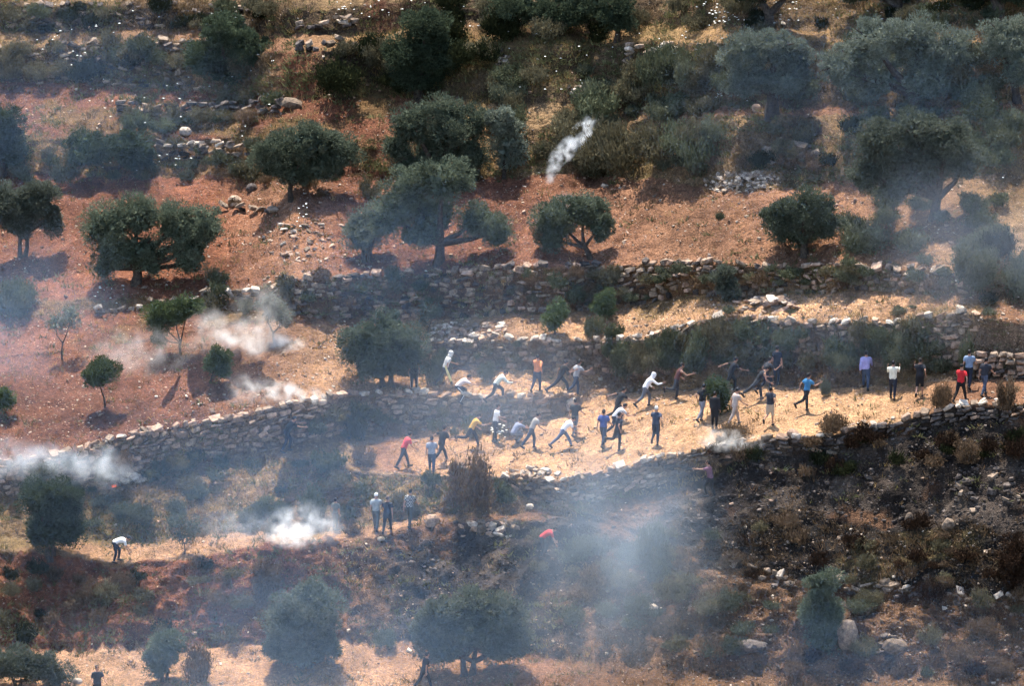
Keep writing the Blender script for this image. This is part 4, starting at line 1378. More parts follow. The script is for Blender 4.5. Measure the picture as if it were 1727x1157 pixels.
class Geo:
    def __init__(self):
        self.v, self.f = [], []

    def loft(self, rings):
        n = len(rings[0]); o = len(self.v)
        for r in rings: self.v += r
        for i in range(len(rings) - 1):
            for s in range(n):
                a, b = o + i * n + s, o + i * n + (s + 1) % n
                self.f.append((a, b, b + n, a + n))
        self.f.append(tuple(o + s for s in reversed(range(n))))
        e = o + (len(rings) - 1) * n
        self.f.append(tuple(e + s for s in range(n)))

    def limb(self, pts, radii, n=8, flat=None):
        pts = [Vector(p) for p in pts]
        R = []
        for i, p in enumerate(pts):
            t = (pts[min(i + 1, len(pts) - 1)] - pts[max(i - 1, 0)])
            t = t.normalized() if t.length > 1e-6 else Vector((0, 0, 1))
            h = Vector((0, 1, 0)) if abs(t.y) < .9 else Vector((1, 0, 0))
            x = t.cross(h).normalized(); y = t.cross(x)
            r = radii[i]
            rr = (r, r) if not isinstance(r, tuple) else r
            R.append(ring(p, x, y, rr[0], rr[1], n))
        self.loft(R)

    def mesh(self, name, mat):
        me = bpy.data.meshes.new(name)
        me.from_pydata([v[:] for v in self.v], [], self.f)
        me.materials.append(mat)
        me.update()
        return me


def T(a, ln=1.0):
    return Vector((math.sin(a), 0, math.cos(a))) * ln


POSES = {
    # lean, head up, legs (hip, knee) left/right, arms (flex, out, elbow) left/right
    'stand':  dict(lean=3, head=0, L=(3, 4), R=(-4, 3), A=(4, 9, 14), B=(-3, 9, 12)),
    'talk':   dict(lean=4, head=6, L=(6, 6), R=(-6, 4), A=(12, 8, 60), B=(10, 8, 50)),
    'walk':   dict(lean=7, head=3, L=(26, 14), R=(-20, 16), A=(-24, 9, 20), B=(24, 9, 34)),
    'walk2':  dict(lean=8, head=5, L=(-22, 24), R=(24, 8), A=(25, 8, 45), B=(-26, 9, 22)),
    'run':    dict(lean=16, head=8, L=(48, 62), R=(-22, 34), A=(-48, 12, 78), B=(38, 12, 92)),
    'run2':   dict(lean=20, head=10, L=(-28, 74), R=(20, 14), A=(42, 14, 90), B=(-50, 14, 70)),
    'stride': dict(lean=26, head=14, L=(44, 30), R=(-42, 18), A=(-52, 14, 40), B=(44, 12, 70)),
    'duck':   dict(lean=48, head=22, L=(52, 52), R=(-20, 38), A=(20, 14, 70), B=(36, 12, 60)),
    'duckrun': dict(lean=44, head=18, L=(34, 22), R=(-36, 58), A=(-10, 16, 60), B=(52, 12, 50)),
    'lunge':  dict(lean=40, head=12, L=(42, 30), R=(-44, 8), A=(30, 10, 60), B=(10, 12, 50)),
    'crouch': dict(lean=58, head=26, L=(68, 82), R=(46, 74), A=(48, 10, 40), B=(60, 10, 30)),
    'squat':  dict(lean=40, head=20, L=(100, 128), R=(86, 124), A=(52, 12, 30), B=(60, 12, 30)),
    'bend':   dict(lean=82, head=26, L=(36, 44), R=(8, 24), A=(24, 8, 12), B=(16, 8, 8)),
    'reach':  dict(lean=34, head=12, L=(28, 40), R=(-8, 20), A=(78, 8, 8), B=(66, 10, 16)),
    'armback': dict(lean=30, head=14, L=(42, 50), R=(-30, 40), A=(-82, 26, 12), B=(46, 14, 30)),
    'armout': dict(lean=28, head=12, L=(36, 18), R=(-36, 14), A=(-58, 40, 18), B=(20, 12, 60)),
    'phone':  dict(lean=6, head=-6, L=(18, 14), R=(-14, 12), A=(40, 14, 100), B=(46, 8, 96)),
    'climb':  dict(lean=26, head=10, L=(40, 62), R=(-6, 14), A=(84, 6, 6), B=(58, 14, 30)),
}


def skeleton(ps, H):
    s = H / 1.75
    r = math.radians
    a = r(ps['lean'])
    J = {}
    p0 = Vector((0, 0, 0))
    p1 = p0 + T(a * .65, .13 * s)
    p2 = p1 + T(a * .95, .19 * s)
    p3 = p2 + T(a * 1.12, .17 * s)
    hd = a * 1.1 - r(ps['head'])
    p4 = p3 + T(a * 1.05, .085 * s)
    p5 = p4 + T(hd, .125 * s)
    J.update(p0=p0, p1=p1, p2=p2, p3=p3, p4=p4, p5=p5, a=a, hd=hd)
    for sd, key in ((1, 'L'), (-1, 'R')):
        th, kn = r(ps[key][0]), r(ps[key][1])
        hip = p0 + Vector((0, sd * .088 * s, -.02 * s))
        spl = Vector((0, sd * .035, 0))
        knee = hip + (Vector((math.sin(th), 0, -math.cos(th))) + spl) * .425 * s
        sh = th - kn
        ank = knee + (Vector((math.sin(sh), 0, -math.cos(sh))) + spl * .3) * .415 * s
        fp = max(min(sh * .85, r(8)), r(-75))
        fd = Vector((math.cos(fp), sd * .1, math.sin(fp))).normalized()
        J['hip' + key], J['knee' + key], J['ank' + key] = hip, knee, ank
        J['fd' + key] = fd
    for sd, key, k2 in ((1, 'A', 'l'), (-1, 'B', 'r')):
        fl, ou, el = (r(q) for q in ps[key])
        shd = p3 + Vector((-math.sin(a) * .03 + (.03 * math.sin(r(ps['L' if sd < 0 else 'R'][0]))), sd * .185 * s, -.025 * s))
        ud = Vector((math.sin(fl) * math.cos(ou), sd * math.sin(ou), -math.cos(fl) * math.cos(ou)))
        elb = shd + ud * .295 * s
        f2 = fl + el
        fo = Vector((math.sin(f2) * math.cos(ou * .4), sd * math.sin(ou) * .35, -math.cos(f2) * math.cos(ou * .4))).normalized()
        wri = elb + fo * .25 * s
        J['sh' + k2], J['el' + k2], J['wr' + k2], J['fo' + k2] = shd, elb, wri, fo
    low = 1e9
    for key in 'LR':
        low = min(low, J['ank' + key].z - .085 * s, (J['ank' + key] + J['fd' + key] * .17 * s).z - .06 * s)
    up = Vector((0, 0, -low))
    for k_ in list(J):
        if isinstance(J[k_], Vector) and not k_.startswith(('fd', 'fo')):
            J[k_] = J[k_] + up
    J['s'] = s
    return J


def torso_rings(J, infl, lo=0, hi=99):
    s, a = J['s'], J['a']
    Y = Vector((0, 1, 0))

    def fr(an): return Vector((math.cos(an), 0, -math.sin(an)))
    R = [
        (J['p0'] + T(a * .4, -.10 * s), .4 * a, .13, .095),
        (J['p0'] + T(a * .5, -.02 * s), .5 * a, .168, .118),
        (J['p0'].lerp(J['p1'], .6), .65 * a, .158, .112),
        (J['p1'].lerp(J['p2'], .2), .85 * a, .146, .102),
        (J['p2'], a, .17, .118),
        (J['p2'].lerp(J['p3'], .6), 1.05 * a, .182, .118),
        (J['p3'], 1.1 * a, .172, .092),
        (J['p3'].lerp(J['p4'], .55), 1.1 * a, .085, .07),
    ]
    return [ring(c, Y, fr(an), (w_ + infl) * s, (d_ + infl) * s, 12) for (c, an, w_, d_) in R[lo:hi]]


def head_rings(J, infl=0.0):
    s, h = J['s'], J['hd']
    Y = Vector((0, 1, 0)); fx = Vector((math.cos(h), 0, -math.sin(h))); up = T(h)
    c = J['p5']
    out = []
    for t, w_, d_, sh in ((-.135, .052, .055, -.025), (-.10, .058, .075, -.005), (-.06, .066, .09, .006), (-.01, .073, .098, .0), (.04, .074, .098, -.004), (.08, .062, .084, -.008), (.105, .038, .052, -.01), (.115, .012, .016, -.012)):
        out.append(ring(c + up * (t * s) + fx * (sh * s), Y, fx, (w_ + infl) * s, (d_ + infl) * s, 12))
    return out


TEMP = []


def remesh_part(name, geo, mat, parent, voxel, extra=None):
    me = geo.mesh(name, mat)
    o = bpy.data.objects.new(name, me)
    COL.objects.link(o)
    m = o.modifiers.new('r', 'REMESH'); m.mode = 'VOXEL'; m.voxel_size = voxel; m.use_smooth_shade = True
    sm = o.modifiers.new('s', 'SMOOTH'); sm.factor = .5; sm.iterations = 2
    TEMP.append((o, parent, mat, extra))
    return o


def hand_geo(J, k2, g):
    """palm and five separate fingers"""
    s = J['s']
    sd = 1 if k2 == 'l' else -1
    w_, f = J['wr' + k2], J['fo' + k2]
    side = f.cross(Vector((0, 1, 0)))
    side = side.normalized() if side.length > .1 else Vector((1, 0, 0))
    pal = side.cross(f).normalized() * sd
    g.limb([w_ - f * .02 * s, w_ + f * .035 * s, w_ + f * .085 * s], [(.026 * s, .02 * s), (.038 * s, .017 * s), (.04 * s, .014 * s)], 6)
    for i, (o, ln) in enumerate(((.030, .07), (.010, .08), (-.010, .075), (-.029, .058))):
        b = w_ + f * .078 * s + side * o * s
        k = b + f * ln * .5 * s - pal * .006 * s
        t = k + (f * .8 - pal * .55).normalized() * ln * .5 * s
        g.limb([b, k, t], [.009 * s, .0085 * s, .006 * s], 4)
    b = w_ + f * .025 * s + side * .03 * s
    k = b + (f * .6 + side * .8).normalized() * .04 * s
    t = k + (f * .9 + side * .25 - pal * .3).normalized() * .032 * s
    g.limb([b, k, t], [.012 * s, .0105 * s, .007 * s], 4)


def person(label, u, v, pose, yaw, shirt, pants, sleeve='s', head='hair', H=1.78, shorts=False, headcol=None, check=None, stripe=False, dz=0.0, over=None, shirtname='shirt', skincol=None):
    ps = dict(POSES[pose])
    if over: ps.update(over)
    J = skeleton(ps, H)
    s = J['s']
    base = at(u, v)
    root = empty('person', base + Vector((0, 0, dz)), rad(yaw))
    tag(root, label, 'person', 'people running over the terraces')
    # --- body: one continuous surface
    g = Geo()
    g.loft(torso_rings(J, 0.0))
    g.limb([J['p3'], J['p4'], J['p5'] - T(J['hd'], .06 * s)], [.065 * s, .057 * s, .055 * s], 8)
    g.loft(head_rings(J))
    fx = Vector((math.cos(J['hd']), 0, -math.sin(J['hd']))); hu = T(J['hd'])
    g.limb([J['p5'] + fx * .08 * s + hu * .012 * s, J['p5'] + fx * .118 * s - hu * .03 * s, J['p5'] + fx * .09 * s - hu * .045 * s], [.012 * s, .018 * s, .014 * s], 6)
    for sd in (1, -1):
        e = J['p5'] + Vector((0, sd * .074 * s, 0)) - fx * .008 * s
        g.limb([e - hu * .03 * s, e + Vector((0, sd * .012 * s, 0)), e + hu * .03 * s], [.012 * s, .017 * s, .013 * s], 6)
    for k in 'LR':
        hp, kn, an, fd = J['hip' + k], J['knee' + k], J['ank' + k], J['fd' + k]
        g.limb([hp + Vector((0, 0, .05)), hp.lerp(kn, .3), hp.lerp(kn, .75), kn, kn.lerp(an, .3) - Vector((.012, 0, 0)), kn.lerp(an, .75), an], [.088 * s, .086 * s, .064 * s, .056 * s, .058 * s, .042 * s, .038 * s], 8)
        dn = Vector((fd.z, 0, -fd.x)) if fd.x >= 0 else Vector((-fd.z, 0, fd.x))
        g.limb([an - fd * .05 * s + dn * .04 * s, an + fd * .03 * s + dn * .045 * s, an + fd * .11 * s + dn * .05 * s, an + fd * .17 * s + dn * .052 * s], [.036 * s, .042 * s, .036 * s, .024 * s], 8)
        g.limb([an, an + dn * .05 * s], [.038 * s, .036 * s], 8)
    for k2 in 'lr':
        g.limb([J['sh' + k2].lerp(J['p3'], .35), J['sh' + k2], J['sh' + k2].lerp(J['el' + k2], .5), J['el' + k2], J['el' + k2].lerp(J['wr' + k2], .4), J['wr' + k2]], [.062 * s, .058 * s, .047 * s, .04 * s, .037 * s, .027 * s], 8)
    hg = Geo()
    hand_geo(J, 'l', hg); hand_geo(J, 'r', hg)
    remesh_part('body', g, skincol or M_SKIN, root, .034, hg)
    # --- trousers
    pm = mat_cloth('trousers_cloth', pants)
    g = Geo()
    g.loft(torso_rings(J, .012, 0, 4)[:3])
    for k in 'LR':
        hp, kn, an = J['hip' + k], J['knee' + k], J['ank' + k]
        pts = [hp + Vector((0, 0, .07)), hp.lerp(kn, .3), hp.lerp(kn, .75), kn.lerp(hp, .04)]
        rr = [.1 * s, .102 * s, .084 * s, .076 * s]
        if not shorts:
            pts += [kn.lerp(an, .3), kn.lerp(an, .75), an.lerp(kn, .02)]
            rr += [.072 * s, .061 * s, .058 * s]
        else:
            pts += [kn.lerp(an, .12)]; rr += [.08 * s]
        g.limb(pts, rr, 8)
    tr_ = remesh_part('shorts' if shorts else 'trousers', g, pm, root, .036)
    if stripe:
        for k, sd in (('L', 1), ('R', -1)):
            g = Geo()
            hp, kn, an = J['hip' + k], J['knee' + k], J['ank' + k]
            o_ = Vector((0, sd * 1.0, 0))
            g.limb([hp + o_ * .1 * s, hp.lerp(kn, .5) + o_ * .094 * s, kn + o_ * .078 * s, kn.lerp(an, .5) + o_ * .07 * s, an + o_ * .06 * s], [(.016, .006)] * 5, 6)
            me = g.mesh('stripe', mat_cloth('white_stripe', (.7, .7, .7)))
            link(bpy.data.objects.new('stripe', me), root)
    # --- shirt
    sm_ = mat_cloth('shirt_cloth', shirt, check=check)
    g = Geo()
    g.loft(torso_rings(J, .018, 1, 8))
    g.limb([J['p0'].lerp(J['p1'], -.1), J['p0'].lerp(J['p1'], .5)], [(.135 * s, .178 * s), (.13 * s, .17 * s)], 10)
    if sleeve != 'n':
        for k2 in 'lr':
            a_, e_, w_ = J['sh' + k2], J['el' + k2], J['wr' + k2]
            pts = [a_.lerp(J['p3'], .4), a_, a_.lerp(e_, .35), a_.lerp(e_, .68)]
            rr = [.075 * s, .074 * s, .068 * s, .066 * s]
            if sleeve == 'l':
                pts = pts[:-1] + [e_, e_.lerp(w_, .5), w_.lerp(e_, .05)]
                rr = rr[:-1] + [.055 * s, .05 * s, .042 * s]
            g.limb(pts, rr, 8)
    remesh_part(shirtname, g, sm_, root, .036)
    # --- shoes
    for k in 'LR':
        an, fd = J['ank' + k], J['fd' + k]
        dn = Vector((fd.z, 0, -fd.x)) if fd.x >= 0 else Vector((-fd.z, 0, fd.x))
        g = Geo()
        g.limb([an - fd * .075 * s + dn * .042 * s, an - fd * .04 * s + dn * .036 * s, an + fd * .03 * s + dn * .04 * s, an + fd * .12 * s + dn * .053 * s, an + fd * .185 * s + dn * .06 * s, an + fd * .205 * s + dn * .064 * s], [.03 * s, .052 * s, .053 * s, .046 * s, .036 * s, .016 * s], 8)
        me = g.mesh('shoe', M_SHOE)
        me.polygons.foreach_set('use_smooth', np.full(len(me.polygons), True))
        link(bpy.data.objects.new('shoe', me), root)
    # --- hair, cap or scarf
    hc = headcol or (.7, .68, .64)
    c = J['p5']; Y = Vector((0, 1, 0))

    def cap(lo, infl, tilt):
        g2 = Geo()
        h2 = J['hd'] - rad(tilt)
        f2 = Vector((math.cos(h2), 0, -math.sin(h2))); u2 = T(h2)
        R = []
        for t, w_, d_ in ((lo, .07, .094), (.0, .077, .102), (.045, .076, .1), (.085, .062, .083), (.112, .036, .048), (.122, .01, .012)):
            R.append(ring(c + u2 * t * s - f2 * .012 * s, Y, f2, (w_ + infl) * s, (d_ + infl) * s, 12))
        g2.loft(R)
        return g2
    if head == 'hair':
        gg = cap(-.035, .004, 26)
        me = gg.mesh('hair', M_HAIR)
        link(bpy.data.objects.new('hair', me), root)
    elif head == 'bald':
        me = cap(-.01, .001, 34).mesh('hair', mat_cloth('cropped_hair', (.09, .06, .045)))
        link(bpy.data.objects.new('hair', me), root)
    elif head == 'cap':
        gg = cap(-.005, .01, 12)
        f2 = Vector((math.cos(J['hd']), 0, -math.sin(J['hd'])))
        gg.limb([c + f2 * .07 * s + hu * .03 * s, c + f2 * .13 * s + hu * .02 * s, c + f2 * .17 * s + hu * .012 * s], [(.008, .07), (.008, .062), (.006, .035)], 8)
        me = gg.mesh('cap', mat_cloth('cap_cloth', hc))
        link(bpy.data.objects.new('cap', me), root)
    elif head in ('hood', 'scarf'):
        gg = Geo()
        rr = head_rings(J, .02)
        gg.loft([ring(J['p4'] - T(J['a'], .02 * s), Y, fx, .13 * s, .12 * s, 12)] + [ring(J['p4'] + T(J['hd'], .03 * s), Y, fx, .095 * s, .105 * s, 12)] + rr[1:])
        me = gg.mesh('hood' if head == 'hood' else 'head_scarf', mat_cloth('head_cloth', hc, check=(.08, .08, .09) if head == 'scarf' else None))
        link(bpy.data.objects.new('hood' if head == 'hood' else 'head_scarf', me), root)
    for ch in root.children:
        if ch.type == 'MESH' and ch.name.split('.')[0] in ('hair', 'cap', 'hood', 'head_scarf'):
            ch.data.polygons.foreach_set('use_smooth', np.full(len(ch.data.polygons), True))
    return root


BLACK = (.014, .014, .016); NAVY = (.018, .022, .035); DKGREY = (.04, .042, .046); JEANS = (.035, .05, .085); GREYJ = (.13, .14, .16)
WHITE = (.72, .71, .69); GREY_ = (.3, .31, .32); BEIGE = (.42, .34, .26)
person('standing person in dark clothes with white striped trousers under the olive bush tree', 698, 660, 'stand', -95, NAVY, BLACK, stripe=True)
person('white topped person with pale hood running right beside the green shrub', 751, 652, 'walk2', 15, (.55, .54, .52), DKGREY, head='hood', headcol=(.6, .58, .55), over=dict(lean=24))
person('crouching person in pale pink shirt with striped trousers on the wall top', 772, 681, 'crouch', 5, (.62, .52, .5), NAVY, stripe=True)
person('bent person in pale grey green shirt stepping along the wall top', 836, 678, 'duck', 8, (.5, .55, .5), NAVY, sleeve='l')
person('standing person in white t-shirt half hidden by white flowers', 836, 748, 'talk', 10, WHITE, NAVY, over=dict(lean=12))
person('squatting person in grey blue shirt right of the white flowers', 866, 752, 'squat', 30, (.2, .22, .3), GREYJ)
person('stooping person in mustard shirt running right below the wall', 795, 757, 'duckrun', 6, (.5, .29, .06), NAVY, over=dict(lean=36))
person('broad person in black leaning left with one arm out', 745, 783, 'armout', 40, BLACK, BLACK, H=1.86, over=dict(lean=18))
person('person in grey t-shirt walking away in front of the one in black', 728, 799, 'walk', 85, (.26, .27, .31), JEANS, over=dict(lean=10))
person('stooping person in red t-shirt and dark trousers at the left of the group', 681, 790, 'lunge', 20, (.55, .06, .07), NAVY, over=dict(lean=30, L=(24, 10), R=(-26, 4)))
person('person in orange shirt and dark jeans running away beside the wall', 906, 661, 'run2', 62, (.6, .21, .09), JEANS, sleeve='l', over=dict(lean=8, L=(-12, 30), R=(8, 8)))
person('person in black striding right just behind the grey shirted one', 946, 662, 'stride', 10, BLACK, NAVY)
person('person in grey shirt running right ahead of a person in black', 975, 666, 'stride', 25, (.3, .3, .31), JEANS, over=dict(lean=18, L=(22, 26), R=(-28, 30)))
person('hunched person in white hooded top running right in mid terrace', 1088, 686, 'duckrun', 12, (.7, .7, .72), GREYJ, sleeve='l', head='hood', headcol=(.74, .74, .76), over=dict(lean=38, L=(34, 40), R=(-22, 30)))
person('person in black t-shirt with one arm stretched back', 1042, 712, 'armback', 15, BLACK, BLACK)
person('bent person in white patterned shirt between two dark figures', 1036, 733, 'duck', 20, (.55, .55, .56), NAVY, check=(.34, .34, .36), over=dict(lean=52))
person('person in blue and white t-shirt walking up the terrace', 1017, 753, 'walk', 65, (.05, .08, .24), JEANS, over=dict(lean=6))
person('person in dark clothes running with one leg kicked back', 1042, 760, 'run2', 35, NAVY, BLACK, over=dict(lean=10, L=(-24, 80), R=(4, 10)))
person('person in navy with a pale cap running away at the terrace centre', 1106, 750, 'run2', 75, (.05, .065, .1), (.03, .04, .06), head='cap', headcol=(.6, .58, .52), over=dict(lean=8, L=(10, 70), R=(-6, 8)))
person('person in charcoal t-shirt and grey trousers standing back near the wall end', 970, 737, 'walk', 60, DKGREY, GREYJ)
person('stooping person in tan grey shirt stepping right with long stride', 897, 758, 'lunge', 15, (.27, .25, .23), JEANS, over=dict(lean=30, L=(20, 22), R=(-34, 4)))
person('deeply bent person in white shirt and blue jeans lunging right', 950, 757, 'lunge', 10, (.7, .7, .72), (.09, .12, .2), over=dict(lean=48, L=(36, 16), R=(-40, 12)))
person('person in dark red sleeveless top running right, hair forward', 1141, 676, 'duckrun', 8, (.09, .035, .03), DKGREY, sleeve='n', over=dict(lean=26, L=(10, 18), R=(-18, 84)))
person('person in black t-shirt and grey trousers left of the terrace bush', 1184, 711, 'run', 50, BLACK, (.2, .2, .22), over=dict(lean=14, L=(20, 30), R=(-24, 20)))
person('person all in black standing behind the white smoke', 1205, 722, 'stand', 70, BLACK, BLACK, sleeve='l', H=1.7)
person('person in beige shirt and beige trousers wading above the smoke', 1239, 718, 'walk', 25, (.4, .33, .29), (.36, .29, .25), over=dict(lean=12, head=-14))
person('person in black t-shirt running half behind the terrace bush', 1232, 662, 'armback', 20, BLACK, BLACK, over=dict(lean=26))
person('person in black vest lunging right with head down', 1277, 676, 'lunge', 10, BLACK, DKGREY, sleeve='n', over=dict(lean=42, L=(22, 14), R=(-52, 4)))
person('darkly dressed person just behind the lunging one', 1292, 664, 'run', 20, (.03, .03, .034), NAVY, over=dict(lean=20))
person('dark clothed person standing against the grassy bank', 1310, 648, 'stand', 60, NAVY, NAVY)
person('person in dark t-shirt and long beige shorts running away', 1299, 718, 'run2', 65, (.035, .037, .045), (.4, .31, .22), shorts=True, over=dict(lean=6, L=(-8, 60), R=(4, 6)))
person('person in bright blue t-shirt running right across the terrace', 1360, 692, 'stride', 30, (.03, .14, .28), BLACK, over=dict(lean=12, L=(10, 8), R=(-34, 40)))
person('person in lilac shirt and jeans walking away from the camera', 1460, 656, 'walk', 85, (.3, .28, .52), JEANS, sleeve='l', H=1.82)
person('person in cream long sleeves holding something to the face', 1505, 671, 'phone', 80, (.66, .63, .5), NAVY, sleeve='l')
person('person in black t-shirt and shorts running away near the tall wall', 1551, 670, 'run2', 80, (.018, .02, .026), BLACK, shorts=True, over=dict(lean=6, L=(-10, 40), R=(6, 6)))
person('person in red t-shirt and black cap walking at the right', 1620, 680, 'walk2', 60, (.5, .025, .03), BLACK, head='cap', headcol=(.015, .015, .017), over=dict(A=(30, 20, 20), B=(-30, 30, 16)))
person('person in grey blue t-shirt behind the red shirted one', 1634, 655, 'walk', 75, (.17, .23, .32), NAVY)
person('person in charcoal t-shirt and jeans near the right edge', 1660, 668, 'walk', 55, (.03, .032, .04), (.06, .075, .11), over=dict(lean=12))
person('person in pink shirt climbing the burnt bank with an arm stretched left', 1198, 842, 'climb', 165, (.16, .08, .11), BLACK, over=dict(lean=12))
person('person in white cap and pale shoulder cloth, leftmost of three on the lower shelf', 634, 894, 'walk', 80, (.3, .32, .32), (.1, .11, .11), head='cap', headcol=(.72, .72, .7))
person('person in dark navy with cropped hair, middle of three on the lower shelf', 653, 898, 'walk2', 80, (.03, .036, .05), (.025, .03, .038), head='bald')
person('person with checked scarf over the shoulders, rightmost of three on the lower shelf', 691, 890, 'walk', 70, (.34, .34, .34), (.055, .055, .045), check=(.06, .06, .06), over=dict(lean=10))
person('bent person in red shirt in thick haze on the burnt slope', 914, 944, 'bend', 10, (.34, .03, .03), DKGREY, over=dict(lean=64))
person('person in black beside the long wall reaching right', 484, 762, 'reach', 12, (.012, .016, .022), NAVY)
person('doubled over person in white shirt on the lip of the red bank', 193, 946, 'bend', 10, WHITE, NAVY, H=1.72)
person('man in dark t-shirt at the bottom edge beside the bottom left bush', 164, 1188, 'talk', -70, (.03, .035, .045), BLACK, over=dict(A=(20, 20, 40), B=(10, 16, 70)))
person('dark silhouette striding under the wide olive tree at the bottom', 716, 1166, 'walk2', 30, BLACK, BLACK, over=dict(lean=14))
person('grey clothed person half hidden in shrubs left of the lower smoke', 566, 896, 'stand', 60, (.12, .13, .12), (.05, .055, .05), H=1.5)

# turn the remeshed bodies and clothes into plain meshes, then hang them under their people
dg = bpy.context.evaluated_depsgraph_get()
for o, parent, mat, extra in TEMP:
    ev = o.evaluated_get(dg)
    nm = bpy.data.meshes.new_from_object(ev)
    if extra is not None:
        bm = bmesh.new(); bm.from_mesh(nm)
        vs = [bm.verts.new(v) for v in extra.v]
        for f in extra.f:
            try: bm.faces.new([vs[i] for i in f])
            except ValueError: pass
        bm.to_mesh(nm); bm.free()
    old = o.data
    o.modifiers.clear()
    o.data = nm
    if not nm.materials: nm.materials.append(mat)
    nm.name = old.name
    nm.polygons.foreach_set('use_smooth', np.full(len(nm.polygons), True))
    bpy.data.meshes.remove(old)
    o.parent = parent

# a pale plank carried on the crouching person's back
pb = at(772, 681)
g = Geo()
g.limb([pb + Vector((-.28, 0, 1.05)), pb + Vector((-.42, .02, 1.4)), pb + Vector((-.56, .04, 1.78))], [(.05, .016), (.06, .018), (.035, .014)], 6)
me = g.mesh('cloth_strip', mat_cloth('pale_yellow_cloth', (.62, .52, .24)))
tag(link(bpy.data.objects.new('cloth_strip', me)), 'pale yellow strip slung behind the crouching person on the wall', 'strip')


# ---------------------------------------------------------------- little fires in the scrub
def flame(u, v, w_, h_, label, seed):
    rs = random.Random(seed)
    m, N, L = new_mat('flame')
    e = N.new('ShaderNodeEmission'); e.inputs['Color'].default_value = (1, .14, .03, 1); e.inputs['Strength'].default_value = .55
    o_ = N.new('ShaderNodeOutputMaterial'); L.new(e.outputs[0], o_.inputs[0])
    g = Geo()
    for i in range(5):
        x = (i - 2) * w_ * .22
        hh = h_ * rs.uniform(.5, 1)
        g.limb([Vector((x, 0, 0)), Vector((x + rs.gauss(0, .02), 0, hh * .4)), Vector((x + rs.gauss(0, .04), 0, hh))], [w_ * .13, w_ * .11, .004], 6)
    me = g.mesh('flame', m)
    o = link(bpy.data.objects.new('flame', me))
    o.location = at(u, v)
    tag(o, label, 'flame')


flame(192, 826, .16, .15, 'small orange flame beside the white rocks under the long wall', 1)
flame(200, 858, .2, .1, 'low orange flame below the first one on the scrubby slope', 2)
flame(212, 850, .08, .08, 'tiny flame right of the low one on the scrubby slope', 3)


